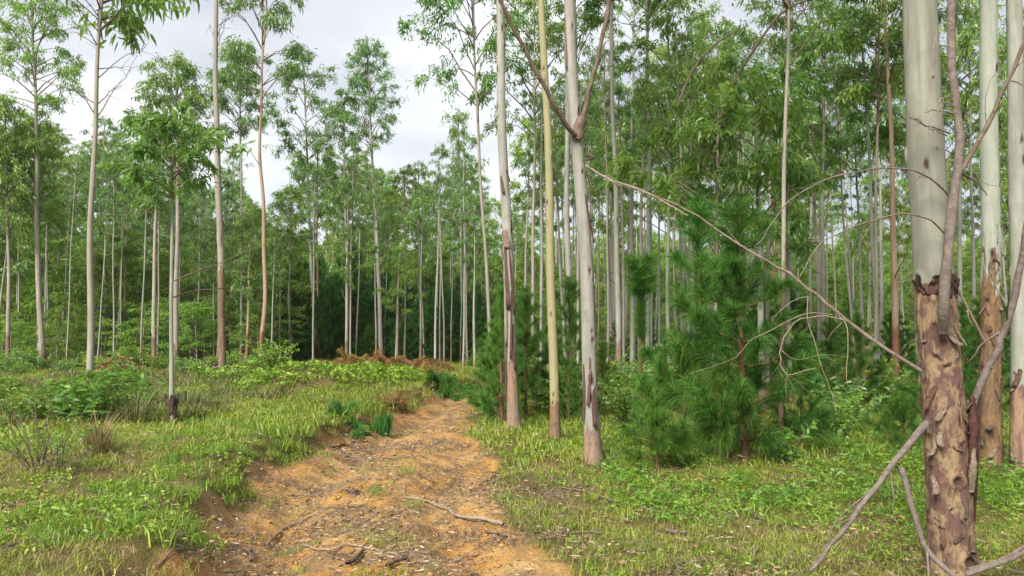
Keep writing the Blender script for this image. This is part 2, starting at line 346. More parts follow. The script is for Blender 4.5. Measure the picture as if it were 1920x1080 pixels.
def Hd(x, y):
    pm = path_mask(x, y)
    ins = pm * 1.0
    z = H0(x, y)
    z = z + ins * ((fbm(x * 2.3, y * 1.4, 41, 4, 0.6) - 0.5) * 0.14 + (fbm(x * 9, y * 9, 42, 3, 0.6) - 0.5) * 0.085)
    z = z + (1 - ins) * (fbm(x * 3.5, y * 3.5, 43, 3) - 0.5) * 0.06
    rut = 0
    for off, dpt in ((0.60, 0.15), (2.0, 0.11)):
        rut = rut - dpt * np.exp(-(((x - np.interp(y, PY, PL)) - off) / 0.26) ** 2)
    return z + ins * rut
def hz(x, y): return float(Hd(np.array([x]), np.array([y]))[0])
def G(px, py):
    """where the ground meets a line of sight"""
    d = ray(px, py); lo = 2.0
    for Y in np.arange(3, 90, 0.1):
        p = np.array([0, 0, EYE]) + d * (Y / d[1])
        if p[2] <= hz(p[0], p[1]): return np.array([p[0], p[1], hz(p[0], p[1])])
    return W(px, py, 60)

def axis(segs):
    o = []
    for a, b, s in segs: o.append(np.arange(a, b, s))
    return np.unique(np.concatenate(o))
gx = axis([(-400, -60, 20), (-60, -14, 2), (-14, -6, 0.22), (-6, 4.5, 0.045), (4.5, 12, 0.2), (12, 60, 2), (60, 401, 20)])
gy = axis([(-60, 0, 4), (0, 3.4, 0.3), (3.4, 10, 0.05), (10, 16, 0.08), (16, 30, 0.16), (30, 70, 0.8), (70, 140, 5), (140, 401, 20)])
X, Y_ = np.meshgrid(gx, gy); xs, ys = X.ravel(), Y_.ravel()
zs = Hd(xs, ys)
nx_, ny_ = len(gx), len(gy)
ii = np.arange(ny_ - 1)[:, None] * nx_ + np.arange(nx_ - 1)[None]
Q = np.stack([ii, ii + 1, ii + 1 + nx_, ii + nx_], -1).reshape(-1, 4)
l_ = np.interp(ys, PY, PL)
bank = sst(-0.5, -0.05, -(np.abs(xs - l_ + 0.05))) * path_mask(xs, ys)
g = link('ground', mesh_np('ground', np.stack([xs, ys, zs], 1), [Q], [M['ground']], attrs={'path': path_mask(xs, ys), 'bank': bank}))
g['kind'] = 'structure'; g['label'] = 'orange clay forest track between grassy banks'

# ------------------------------------------------------------------ eucalyptus crowns
def euc_crown(seed, Hc, R, nb=20, leafL=0.13, per=22, leafm=None, hi=False, twigs=6, fill=1.0, thin=0.0):
    """boughs, twigs and drooping leaves about the z axis, z from 0 to Hc"""
    rg = np.random.default_rng(seed); mb = MB()
    mb.add(*[a for a in tube(np.array([[0, 0, 0], [0, 0, Hc * 0.5], [0.03, 0, Hc * 0.95]]), [0.035, 0.022, 0.006], 5)], 1)
    for i in range(nb):
        t = (i + rg.random() * 0.8) / nb; z0 = t * Hc * 0.93
        az = i * 2.4 + rg.normal() * 0.5
        prof = (0.45 + 0.55 * math.sin(math.pi * min(1, 0.22 + 0.78 * t ** 0.85))) * (1 - 0.55 * t ** 2.5)
        ln = R * prof * rg.uniform(0.65, 1.15)
        el = math.radians(rg.uniform(28, 62) + 12 * t)
        h = np.array([math.cos(az), math.sin(az), 0])
        n = 6; s = np.linspace(0, 1, n)[:, None]
        up = math.tan(el) * ln * (s - 0.45 * s ** 2)
        P = np.array([0, 0, z0]) + h * ln * s + np.array([0, 0, 1]) * up + rg.normal(size=(n, 3)) * 0.05 * ln * s
        r0 = 0.009 + 0.009 * ln
        mb.add(*tube(P, r0 * (1 - 0.85 * s[:, 0]), 4), 1)
        for k in range(max(3, int(twigs * (0.6 + 0.5 * ln / R)))):
            u = rg.uniform(0.3, 1.0) ** 0.8; f = u * (n - 1); a = int(min(f, n - 2)); q = P[a] + (P[a + 1] - P[a]) * (f - a)
            if rg.random() < thin: continue
            td = unit(h * rg.uniform(0.3, 1.0) + rg.normal(size=3) * np.array([0.75, 0.75, 0.4]) + [0, 0, 0.25])
            tl = rg.uniform(0.28, 0.62) * (0.6 + 0.22 * R)
            w = np.linspace(0, 1, 4)[:, None]
            tp = q + td * tl * w + np.array([0, 0, -1]) * tl * 0.45 * w ** 2
            mb.add(*tube(tp, 0.006 * (1 - 0.8 * w[:, 0]), 3), 1)
            m_ = int(per * fill * rg.choice([0.35, 0.8, 1.1, 1.5]))
            v = rg.uniform(0.15, 1.0, m_); fi = v * 3; ai = np.minimum(fi.astype(int), 2)
            pos = tp[ai] + (tp[ai + 1] - tp[ai]) * (fi - ai)[:, None] + rg.normal(size=(m_, 3)) * tl * 0.15
            dr = td * 0.35 + rg.normal(size=(m_, 3)) * 0.55 + np.array([0, 0, -0.75])
            leaves(mb, pos, dr, rg.uniform(0.7, 1.3, m_) * leafL, rg.uniform(0.20, 0.30, m_) * leafL, rg, 0, hi, 0.12)
    return mb.mesh('crown', [leafm or M['leaf'], M['twig']])

CR = {}
for i in range(4):
    CR['big%d' % i] = euc_crown(100 + i, 6.5, 2.0, 27, 0.175, 34, [M['leaf'], M['leaf_blue']][i % 2], twigs=7)
    CR['mid%d' % i] = euc_crown(110 + i, 4.6, 1.5, 22, 0.165, 34, [M['leaf_blue'], M['leaf'], M['leaf_young'], M['leaf']][i], twigs=7)
    CR['far%d' % i] = euc_crown(120 + i, 6.0, 1.8, 22, 0.24, 24, [M['leaf'], M['leaf_young'], M['leaf_blue'], M['leaf_young']][i], twigs=7)
    CR['sap%d' % i] = euc_crown(130 + i, 5.5, 1.5, 24, 0.20, 22, M['leaf_under'], twigs=8)
for i in range(3):
    CR['thin%d' % i] = euc_crown(140 + i, 5.0, 1.5, 18, 0.17, 32, M['leaf_blue'], twigs=7, thin=0.25)
CR['near0'] = euc_crown(150, 2.3, 1.35, 18, 0.21, 21, M['leaf'], True, 9)
CR['hang0'] = euc_crown(153, 4.2, 1.6, 22, 0.19, 26, M['leaf_young'], True, 8)
CR['hang1'] = euc_crown(154, 4.2, 1.6, 22, 0.19, 26, M['leaf'], True, 8)
CR['near1'] = euc_crown(151, 6.5, 2.2, 30, 0.18, 32, M['leaf'], True, 9)
CR['near2'] = euc_crown(152, 6.0, 2.2, 28, 0.18, 32, M['leaf_blue'], True, 9)

def trunk_mesh(P0, P1, Ht, r0, mat, bark_h=1.0, ns=8, nr=18, seed=0, knots=0, wob=0.03, rough=0.0, flare=0.45, bark_w=0.6, kn_list=None, top_r=0.25):
    """P0 base (0,0,0), trunk runs towards P1 direction up to height Ht; local coordinates"""
    rg = np.random.default_rng(seed)
    d = np.asarray(P1, float); d = d / d[2]
    z = np.linspace(-0.25, Ht, nr)
    ph = rg.uniform(0, 6, 4)
    cx = d[0] * z + wob * (np.sin(z * 0.55 + ph[0]) - math.sin(ph[0])) + wob * 0.4 * (np.sin(z * 1.7 + ph[1]) - math.sin(ph[1]))
    cy = d[1] * z + wob * (np.sin(z * 0.6 + ph[2]) - math.sin(ph[2]))
    r = r0 * (1 - (1 - top_r) * np.clip(z / Ht, 0, 1) ** 1.1) * (1 + flare * np.exp(-np.clip(z, 0, 9) / 0.22))
    th = np.arange(ns) * 2 * math.pi / ns
    TH, Z = np.meshgrid(th, z); RR = np.repeat(r[:, None], ns, 1)
    bk = 1 - sst(bark_h - bark_w, bark_h + bark_w, Z + 0.0)
    kn = np.zeros_like(RR)
    if rough:
        cyl = lambda sx, sz, s, o=4: fbm(np.cos(TH) * sx + 40 + Z * 0.3, np.sin(TH) * sx + Z * sz + 40, s, o, 0.6)
        RR = RR + (0.15 + 0.85 * sst(0.4, 0.6, bk + (cyl(1.5, 1.2, seed) - 0.5))) * (cyl(5.0, 6.0, seed + 9) - 0.5) * rough * r0
        RR = RR * (1 + 0.05 * (cyl(1.0, 0.4, seed + 5, 2) - 0.5)) + 0.035 * r0 * (cyl(0.8, 2.0, seed + 3, 2) - 0.5)
    kl = list(kn_list or [])
    for _ in range(knots): kl.append((rg.uniform(0, 2 * math.pi), rg.uniform(0.3, Ht * 0.55), rg.uniform(0.16, 0.36) * r0 + 0.008, rg.uniform(1.0, 1.9)))
    for (a, zk, s, el) in kl:
        da = np.abs((TH - a + math.pi) % (2 * math.pi) - math.pi) * r0
        q = np.sqrt((da / s) ** 2 + ((Z - zk) / (s * el)) ** 2)
        kn = np.maximum(kn, 1 - sst(0.55, 1.0, q + 0.3 * (fbm(TH * 6, Z * 60, seed + 20, 2) - 0.5)))
        RR = RR + s * 0.35 * np.exp(-((q - 1.05) / 0.35) ** 2) - s * 0.35 * np.exp(-(q / 0.7) ** 2)
    V = np.stack([cx[:, None] + RR * np.cos(TH), cy[:, None] + RR * np.sin(TH), Z], -1).reshape(-1, 3)
    i = np.arange(nr - 1)[:, None] * ns; j = np.arange(ns)[None]; j2 = (j + 1) % ns
    Qd = np.stack([i + j, i + j2, i + ns + j2, i + ns + j], -1).reshape(-1, 4)
    me = mesh_np('trunk', V, [Qd], [mat], attrs={'bark': bk.ravel(), 'knot': kn.ravel()})
    return me, (lambda zz: np.array([np.interp(zz, z, cx), np.interp(zz, z, cy), zz])), (lambda zz: float(np.interp(zz, z, r)))

def dead_branch(rg, base, az, ln, el, r0, mat, sub=4, name='dead_branch', parent=None):
    mb = MB(); n = 7; s = np.linspace(0, 1, n)[:, None]
    h = np.array([math.cos(az), math.sin(az), 0])
    P = base + h * ln * math.cos(el) * s + np.array([0, 0, 1]) * ln * (math.sin(el) * s + rg.uniform(-0.25, 0.15) * s ** 2) + rg.normal(size=(n, 3)) * 0.03 * ln * s
    mb.add(*tube(P, r0 * (1 - 0.8 * s[:, 0]), 5))
    for k in range(sub):
        f = rg.uniform(1.5, 5.5); a = int(f); q = P[a] + (P[a + 1] - P[a]) * (f - a)
        dd = unit(unit(P[a + 1] - P[a]) + rg.normal(size=3) * 0.6); l2 = ln * rg.uniform(0.2, 0.5)
        w = np.linspace(0, 1, 5)[:, None]
        tp = q + dd * l2 * w + rg.normal(size=(5, 3)) * 0.04 * l2 * w - np.array([0, 0, 1]) * l2 * 0.15 * w ** 2
        mb.add(*tube(tp, r0 * 0.4 * (1 - 0.7 * w[:, 0]), 4))
    return link(name, mb.mesh(name, [mat]), parent)

TREES = []          # ground positions already taken
def euc(base, top_dir, Ht, r0, mat, crown, cb, Rs=1.0, Hs=1.0, label='', group=None, bark_h=0.8, ns=8, nr=18, seed=0, dead=0, knots=0,
        wob=0.03, rough=0.0, cat='tree', name='eucalyptus_tree', twig=None, deadrange=None, **kw):
    t = thing(name, base, label, cat, group)
    me, ax, rad = trunk_mesh(None, top_dir, Ht, r0, M[mat], bark_h, ns, nr, seed, knots, wob, rough, **kw)
    link('trunk', me, t)
    rg = np.random.default_rng(seed + 999)
    for c in (crown if isinstance(crown, (list, tuple)) else [crown]):
        if c is None: continue
        p = ax(cb); d = ax(min(Ht, cb + 2.0)) - p
        q = Vector(d).to_track_quat('Z', 'Y').to_matrix().to_4x4() @ Matrix.Rotation(rg.uniform(0, 6.28), 4, 'Z')
        link('crown', CR[c], t, tuple(p), q.to_euler(), (Rs, Rs, Hs))
    for k in range(dead):
        lo, hi_ = deadrange or (cb * 0.55, cb * 1.05)
        zz = rg.uniform(lo, hi_)
        dead_branch(rg, ax(zz), rg.uniform(0, 6.28), rg.uniform(0.7, 1.7), math.radians(rg.uniform(15, 60)), 0.008 + rad(zz) * 0.12, M[twig or 'twig'], 4, 'dead_branch', t)
    TREES.append((base[0], base[1]))
    t['_ax'] = 1; del t['_ax']
    return t, ax, rad

def tree_px(bx, by, tx, ty, w, Ht, crown, cb, label, Y=None, mat='bark_grey', **kw):
    """base pixel, a higher pixel on the same trunk, trunk width in pixels at the base"""
    b = G(bx, by) if Y is None else W(bx, by, Y)
    b = np.array([b[0], b[1], hz(b[0], b[1])])
    tp = W(tx, ty, b[1]); d = tp - b
    if d[2] < 0.5: d = np.array([0, 0, 1.0])
    return euc(tuple(b), d, Ht, w * b[1] / FPX / 2, mat, crown, cb, label=label, **kw)

TH_ = {'big': (6.5, 2.0), 'mid': (4.6, 1.5), 'far': (6.0, 1.8), 'sap': (5.5, 1.5), 'thin': (5.0, 1.5)}
CDIM = lambda c: {'near0': (2.3, 1.35), 'near1': (6.5, 2.2), 'near2': (6.0, 2.2), 'hang0': (4.2, 1.6), 'hang1': (4.2, 1.6)}.get(c) or TH_[c.rstrip('0123456789')]
def zat(py, Y, z0): return W(960, py, Y)[2] - z0
def T(bx, by, tx, ty, w, crown, cpy, tpy, rpx, label, Y=None, mat='bark_grey', **kw):
    """tree from its base pixel, a pixel higher on the trunk, crown bottom / top rows and crown half width in pixels"""
    b = G(bx, by) if Y is None else W(bx, by, Y)
    z0 = hz(b[0], b[1]); cb = zat(cpy, b[1], z0); Ht = zat(tpy, b[1], z0)
    kw.setdefault('Hs', 1.0); kw.setdefault('Rs', 1.0)
    if crown:
        h, r = CDIM(crown); kw['Hs'] = (Ht - cb) / h; kw['Rs'] = rpx * b[1] / FPX / r
        if (bx < 560 or bx == 716) and crown[:3] in ('big', 'mid', 'thi'): crown = [crown, crown]
    return tree_px(bx, by, tx, ty, w, Ht, crown, cb, label, Y=b[1], mat=mat, **kw)

# ------------------------------------------------------------------ the single trees one can point to, left of the track
T(165, 782, 190, 0, 13, 'near0', 62, -230, 150, 'slim grey tree rising out of the leafy shrub, its top full of bare twigs', Y=14.0, mat='bark_grey', seed=1, dead=15, ns=14, nr=60, knots=10, bark_h=0.5, deadrange=(5.0, 8.0), wob=0.05)
T(322, 800, 325, 340, 9, 'near0', 372, 215, 112, 'smooth pale green pole with a dark torn bark collar at its foot', mat='bark_green', seed=2, ns=14, nr=40, knots=4, bark_h=-1, wob=0.02, dead=2)
T(417, 716, 405, 0, 14, 'thin1', -120, -420, 110, 'tall rough grey trunk with shredded bark halfway up, behind the green mound', Y=21.5, mat='bark_grey', seed=3, ns=14, nr=60, knots=14, bark_h=3.2, dead=6, deadrange=(9, 12.5), bark_w=1.2)
T(488, 692, 491, 80, 9, 'thin2', 215, -90, 88, 'orange brown slender trunk with an airy crown above the green mounds', Y=27.5, mat='bark_red', seed=4, ns=12, nr=40, bark_h=1.6, dead=2, wob=0.08)
T(452, 674, 450, 240, 6, 'mid0', 265, 75, 62, 'thin whitish trunk with a dense dark crown just left of the orange brown trunk', Y=33, mat='bark_white', seed=5, dead=5)
T(290, 692, 293, 400, 9, 'mid1', 410, 200, 72, 'brown footed grey trunk left of the smooth pale green pole', Y=29, seed=6, bark_h=1.4)
T(329, 690, 330, 300, 11, 'mid3', 330, 105, 78, 'grey trunk close behind the pale green pole, topped by a tall pointed crown', Y=28, seed=7, bark_h=1.0)
T(81, 678, 66, 150, 11, 'big0', 215, -60, 92, 'tallest grey trunk at the far left with a high dark crown', Y=30, seed=8, dead=5, deadrange=(9, 11))
T(75, 676, 70, 430, 7, 'mid2', 430, 215, 72, 'pale trunk leaning against its taller grey neighbour at the far left', Y=31.5, mat='bark_white', seed=9)
T(15, 690, 12, 400, 8, 'mid3', 450, 190, 70, 'brown trunk standing nearest the left edge of the wood', Y=29.5, mat='bark_grey', seed=10, bark_h=1.5)
T(593, 669, 582, 430, 8, 'big1', 330, 85, 88, 'pale leaning trunk of the close pair in front of the dark pines', Y=38, mat='bark_white', seed=11)
T(599, 668, 597, 480, 5, 'mid0', 420, 240, 50, 'thin brown trunk of the close pair in front of the dark pines', Y=38.6, mat='bark_red', seed=12)
T(650, 670, 646, 380, 8, 'big2', 400, 180, 72, 'grey trunk with an orange foot in front of the dark pines', Y=37, mat='bark_grey', seed=13, bark_h=2.2)
T(716, 668, 693, 200, 9, 'big3', 290, 68, 66, 'white trunk leaning left in front of the dark pines, with a round high crown', Y=37, mat='bark_white', seed=14, dead=3)
T(762, 666, 758, 430, 5, 'mid2', 430, 310, 44, 'thin brown trunk right of the white leaning trunk before the dark pines', Y=41, mat='bark_red', seed=15)
T(787, 665, 785, 450, 4, 'sap1', 440, 300, 40, 'thinnest pale trunk before the right end of the dark pines', Y=43, mat='bark_white', seed=16)
T(866, 672, 862, 400, 6, 'mid3', 400, 205, 52, 'pale trunk where the track disappears, left one of two', Y=40, mat='bark_white', seed=17)
T(874, 670, 872, 420, 5, 'mid0', 420, 290, 44, 'pale trunk where the track disappears, right one of two', Y=41, mat='bark_grey', seed=18)
T(545, 672, 553, 480, 4, 'sap2', 520, 430, 30, 'crooked thin whitish sapling left of the dark pines', Y=36, mat='bark_white', seed=19, wob=0.12)
EXL = len(TREES)

# ------------------------------------------------------------------ single trees right of the track
_, r1ax, r1rad = T(964, 815, 943, 0, 22, 'near1', -330, -760, 200, 'white trunk with long brown peeling strips, the one nearest the track', Y=12.0, mat='bark_white', seed=30, ns=36, nr=240, knots=26, bark_h=1.25, rough=0.22, wob=0.03, bark_w=0.9, dead=2)
r1 = _
_, r2ax, r2rad = T(1041, 838, 1013, 0, 18, 'near2', -380, -900, 200, 'yellowish green smooth trunk between the two white ones', Y=10.7, mat='bark_yellow', seed=31, ns=32, nr=240, knots=32, bark_h=0.62, rough=0.16, wob=0.025, bark_w=0.3)
r2 = _
_, r3ax, r3rad = T(1113, 876, 1073, 0, 28, 'near1', -480, -1050, 240, 'white forked trunk with a big dark knot hole near its foot', Y=9.1, mat='bark_white', seed=32, ns=40, nr=260, knots=26, bark_h=0.42, rough=0.14, wob=0.035, bark_w=0.35,
                  kn_list=[(-1.45, 1.02, 0.05, 1.7), (-1.6, 0.78, 0.03, 2.6), (-1.2, 1.62, 0.02, 1.4), (-1.9, 2.5, 0.024, 1.3)])
r3 = _
T(1072, 740, 1062, 0, 13, 'big0', -60, -420, 190, 'white trunk partly hidden behind the forked white one', Y=16, mat='bark_white', seed=33, ns=16, nr=80, knots=12, bark_h=1.2)
T(1158, 725, 1146, 0, 12, 'big1', 20, -330, 160, 'straight white trunk with small dark knots right of the forked one', Y=17, mat='bark_white', seed=34, ns=18, nr=90, knots=18, bark_h=1.4)
T(1200, 716, 1217, 0, 8, 'big2', 60, -260, 150, 'grey trunk behind the small tufted pine', Y=18.5, mat='bark_grey', seed=35, ns=12, nr=50, knots=8)
T(1430, 742, 1426, 260, 14, 'hang1', 500, 140, 150, 'pale greenish stout trunk behind the tall young pine, crown hanging low', Y=14.5, mat='bark_green', seed=36, ns=20, nr=80, knots=5, bark_h=0.7)
T(1466, 856, 1467, 120, 10, 'mid2', 20, -420, 190, 'thin rough trunk with a leafy creeper climbing its foot', Y=10.2, mat='bark_grey', seed=37, ns=16, nr=80, knots=10, bark_h=2.6, bark_w=1.5)
T(1483, 745, 1480, 200, 9, 'big3', 180, -180, 150, 'clean pale trunk just right of the creeper grown one', Y=16, mat='bark_green', seed=38, ns=14, nr=60, knots=5)
T(1546, 712, 1541, 200, 10, 'hang1', 400, 60, 130, 'pale grey trunk standing midway between the young pines', Y=17.5, mat='bark_white', seed=39, ns=14, nr=60, knots=9)
T(1519, 700, 1517, 250, 7, 'big0', 240, -60, 120, 'slim pale trunk left of the pale grey midway trunk', Y=22, mat='bark_white', seed=40)
T(1680, 770, 1660, 120, 13, 'big1', 200, -120, 150, 'straight orange brown trunk beside the long broken branch', Y=15.0, mat='bark_red', seed=41, ns=18, nr=80, knots=14, bark_h=1.6, dead=4, deadrange=(1.0, 3.0), twig='bleached')
T(1340, 760, 1343, 300, 8, 'hang0', 490, 100, 165, 'thin trunk hidden by pines whose leaves hang low in the middle of the stand', Y=13.8, mat='bark_grey', seed=42, dead=2)
T(1255, 740, 1250, 200, 8, 'big2', 330, -20, 130, 'thin pale trunk between the tufted pine and the tall young pine', Y=17.5, mat='bark_white', seed=43, dead=3)
T(925, 735, 893, 100, 8, 'big3', 235, -160, 130, 'slim trunk beside the track bend with leaves hanging over the open sky', Y=20, mat='bark_grey', seed=44, dead=2)
T(1000, 720, 1000, 100, 8, 'big0', 280, -80, 120, 'grey trunk glimpsed between the peeling trunk and the yellowish one', Y=21, mat='bark_grey', seed=45, dead=2)
T(1728, 790, 1722, 300, 15, 'big1', -50, -420, 190, 'pale trunk mostly hidden behind the big flaking trunk', Y=12.5, mat='bark_green', seed=46, ns=16, nr=60, knots=6)
T(1797, 740, 1793, 340, 10, 'mid1', 300, -60, 130, 'thin pale trunk seen between the flaking trunk and the orange one', Y=17, mat='bark_white', seed=47)
T(1640, 720, 1650, 120, 8, 'hang0', 235, -90, 120, 'thin trunk with a bright green crown left of the flaking trunk', Y=15.5, mat='bark_grey', seed=48)
_, r14ax, r14rad = T(1860, 906, 1856, 0, 35, 'near2', -560, -1250, 280, 'stout trunk with bare orange wood and scaly bark right of the flaking one', Y=8.3, mat='bark_orange', seed=49, ns=48, nr=300, knots=14, bark_h=2.2, rough=0.3, wob=0.02, bark_w=1.7, flare=0.12, top_r=0.45)
r14 = _
_, r15ax, r15rad = T(1914, 908, 1893, 0, 33, 'near1', -560, -1250, 280, 'smooth pale green trunk with a brown foot at the right edge', Y=8.2, mat='bark_green', seed=50, ns=44, nr=280, knots=12, bark_h=0.95, rough=0.2, wob=0.02, bark_w=0.12, flare=0.15, top_r=0.4)
r15 = _

# ------------------------------------------------------------------ the big flaking trunk in front
BY = 5.0
bb = W(1786, 1068, BY); bb[2] = hz(bb[0], bb[1])
bt = W(1733, 0, BY)
big = thing('eucalyptus_tree', tuple(bb), 'thickest trunk with purple brown flaking bark below and smooth pale bark above', 'tree')
KN = [(-1.62, 0.63, 0.047, 0.75), (-1.30, 0.115, 0.055, 0.8), (-1.35, 1.02, 0.016, 3.6), (-1.9, 1.62, 0.02, 0.8), (-2.1, 2.75, 0.022, 2.2), (-1.5, 3.35, 0.014, 1.0), (-1.5, 2.86, 0.012, 0.9), (-1.0, 2.2, 0.018, 1.2)]
me, bax, brad = trunk_mesh(None, bt - bb, 15.0, 72 * BY / FPX / 2, M['bark_big'], 1.93, 112, 900, 60, 5, 0.02, 0.15, 0.22, 0.05, KN, 0.22)
link('trunk', me, big)
for c, cz in (('near1', 8.5),):
    link('crown', CR[c], big, tuple(bax(cz)), (0, 0, 1.0), (0.9, 0.9, 1.0))
TREES.append((bb[0], bb[1]))

def on_trunk(ax, rad, a, z, off=0.0):
    r = rad(z) + off; return ax(z) + np.array([r * math.cos(a), r * math.sin(a), 0])
def bark_strip(parent, ax, rad, a, z0, z1, wid, mat, seed, lift=0.02, curl=0.5, thick=0.004, peel=0.06):
    """a curved strip of bark hugging the trunk, its lower or upper end peeling away"""
    rg = np.random.default_rng(seed); n, k = 9, 5
    zz = np.linspace(z0, z1, n); top = []; bot = []
    for i, z in enumerate(zz):
        s = i / (n - 1); off = lift + peel * s ** 2
        w = wid * (0.75 + 0.25 * math.sin(math.pi * s)) * rg.uniform(0.85, 1.12)
        aa = a + 0.25 * math.sin(s * 2.2 + seed)
        for j in range(k):
            u = j / (k - 1) - 0.5
            o = off + curl * w * (u * u * 4) * 0.35 * (0.3 + s)
            p = on_trunk(ax, rad, aa + u * w / max(0.02, rad(z)), z + rg.normal() * 0.006, o)
            q = on_trunk(ax, rad, aa + u * w / max(0.02, rad(z)), z, o - thick)
            top.append(p); bot.append(q)
    V = np.array(top + bot); F = []
    for i in range(n - 1):
        for j in range(k - 1):
            x = i * k + j; F += [(x, x + 1, x + k + 1, x + k)]; y = x + n * k; F += [(y, y + k, y + k + 1, y + 1)]
    N = n * k
    for i in range(n - 1):
        F += [(i * k, i * k + k, N + i * k + k, N + i * k), (i * k + k - 1, N + i * k + k - 1, N + i * k + 2 * k - 1, i * k + 2 * k - 1)]
    for j in range(k - 1):
        F += [(j, N + j, N + j + 1, j + 1), ((n - 1) * k + j, (n - 1) * k + j + 1, N + (n - 1) * k + j + 1, N + (n - 1) * k + j)]
    return link('bark_strip', mesh_np('bark_strip', V, [np.array(F)], [M[mat]]), parent)

# torn collar of bark under the smooth part, and curls all over the rough part (angle -pi/2 faces the camera)
S = [(-2.05, 1.86, 1.99, 0.07, 'strip', 0.004, 0.05), (-1.75, 1.88, 2.00, 0.085, 'strip', 0.004, 0.03), (-1.45, 1.84, 1.96, 0.05, 'strip', 0.004, 0.03), (-0.95, 1.84, 1.97, 0.05, 'char', 0.004, 0.04), (-2.55, 1.86, 1.97, 0.05, 'strip', 0.004, 0.05),
     (-1.75, 1.72, 1.50, 0.045, 'strip_pale', 0.003, 0.06), (-1.45, 1.62, 1.46, 0.05, 'strip_pale', 0.003, 0.06), (-1.15, 1.66, 1.44, 0.04, 'strip_pale', 0.003, 0.05), (-0.7, 1.55, 1.32, 0.04, 'strip', 0.003, 0.05),
     (-2.2, 1.15, 0.95, 0.05, 'strip_pale', 0.003, 0.05), (-2.5, 1.25, 1.0, 0.06, 'strip', 0.003, 0.05), (-2.1, 0.95, 0.80, 0.05, 'strip_pale', 0.003, 0.06), (-1.5, 0.86, 0.80, 0.03, 'strip_pale', 0.003, 0.02),
     (-2.7, 0.66, 0.48, 0.05, 'strip_pale', 0.003, 0.10), (-2.8, 0.90, 0.72, 0.04, 'strip_pale', 0.003, 0.07), (-1.55, 0.42, 0.36, 0.03, 'strip_pale', 0.003, 0.02), (-1.2, 0.17, 0.20, 0.06, 'strip_pale', 0.012, 0.03), (-0.9, 1.12, 0.94, 0.035, 'strip', 0.003, 0.04),
     (-2.85, 1.42, 1.22, 0.05, 'char', 0.003, 0.03), (-2.9, 1.05, 0.86, 0.05, 'char', 0.003, 0.04), (-2.6, 0.32, 0.14, 0.05, 'strip', 0.003, 0.04)]
for i, (a, z0, z1, w, m_, lf, pl) in enumerate(S):
    k_ = 1.0 if z0 > 1.83 else 0.62
    bark_strip(big, bax, brad, a, z0, z0 + (z1 - z0) * k_, w * k_, m_, 200 + i, lf, 0.8, 0.003, pl * 0.8)
rg = np.random.default_rng(66)
for i in range(26):
    z0 = rg.uniform(0.1, 1.8); bark_strip(big, bax, brad, rg.uniform(-3.1, 0.0), z0, z0 - rg.uniform(0.02, 0.05) * rg.choice([0.6, 1, 1, 4]), rg.uniform(0.008, 0.026), rg.choice(['strip', 'strip_pale', 'strip_pale', 'char']), 240 + i, 0.001, 0.7, 0.003, rg.uniform(0.008, 0.03))
# the flap that hangs off its right side, its shade painted in dark
def pxs(pts, n=14): return smooth_path(np.array([W(*p) for p in pts]), n)
def ribbon(pts, widths, parent, mat, name='bark_strip', n=16, thick=0.006, roll=0.6):
    P = pxs(pts, n); wd = np.interp(np.linspace(0, 1, n), np.linspace(0, 1, len(widths)), widths)
    rg = np.random.default_rng(int(abs(P[0][0] * 1000)))
    k = 7; th = np.linspace(-1, 1, k) * math.pi * roll
    top = []; bot = []
    for i in range(n):
        r = wd[i] / (2 * math.pi * roll)
        for t_ in th:
            rr = r * (1 + 0.12 * rg.normal())
            top.append(P[i] + np.array([math.sin(t_) * rr, -math.cos(t_) * rr, 0])); bot.append(P[i] + np.array([math.sin(t_) * (rr - thick), -math.cos(t_) * (rr - thick), 0]))
    V = np.array(top + bot) - np.array(parent.location); F = []; NN = n * k
    for i in range(n - 1):
        for j in range(k - 1):
            x = i * k + j; F += [(x, x + 1, x + k + 1, x + k), (x + NN, x + NN + k, x + NN + k + 1, x + NN + 1)]
        F += [(i * k, i * k + k, NN + i * k + k, NN + i * k), (i * k + k - 1, NN + i * k + k - 1, NN + i * k + 2 * k - 1, i * k + 2 * k - 1)]
    return link(name, mesh_np(name, V, [np.array(F)], [M[mat]]), parent)
ribbon([(1822, 742, 4.98), (1824, 800, 4.93), (1822, 870, 4.92), (1824, 930, 4.95)], [0.05, 0.10, 0.11, 0.04], big, 'maroon', roll=0.5)
ribbon([(1834, 730, 5.02), (1832, 790, 5.0), (1830, 860, 5.0), (1828, 978, 5.0)], [0.03, 0.07, 0.08, 0.02], big, 'maroon', roll=0.7)
ribbon([(1826, 832, 4.9), (1823, 880, 4.88), (1820, 922, 4.9)], [0.03, 0.075, 0.06], big, 'strip_pale', roll=0.45)
ribbon([(1806, 776, 4.95), (1812, 765, 4.93), (1822, 755, 4.95)], [0.05, 0.06, 0.05], big, 'char', roll=0.6)

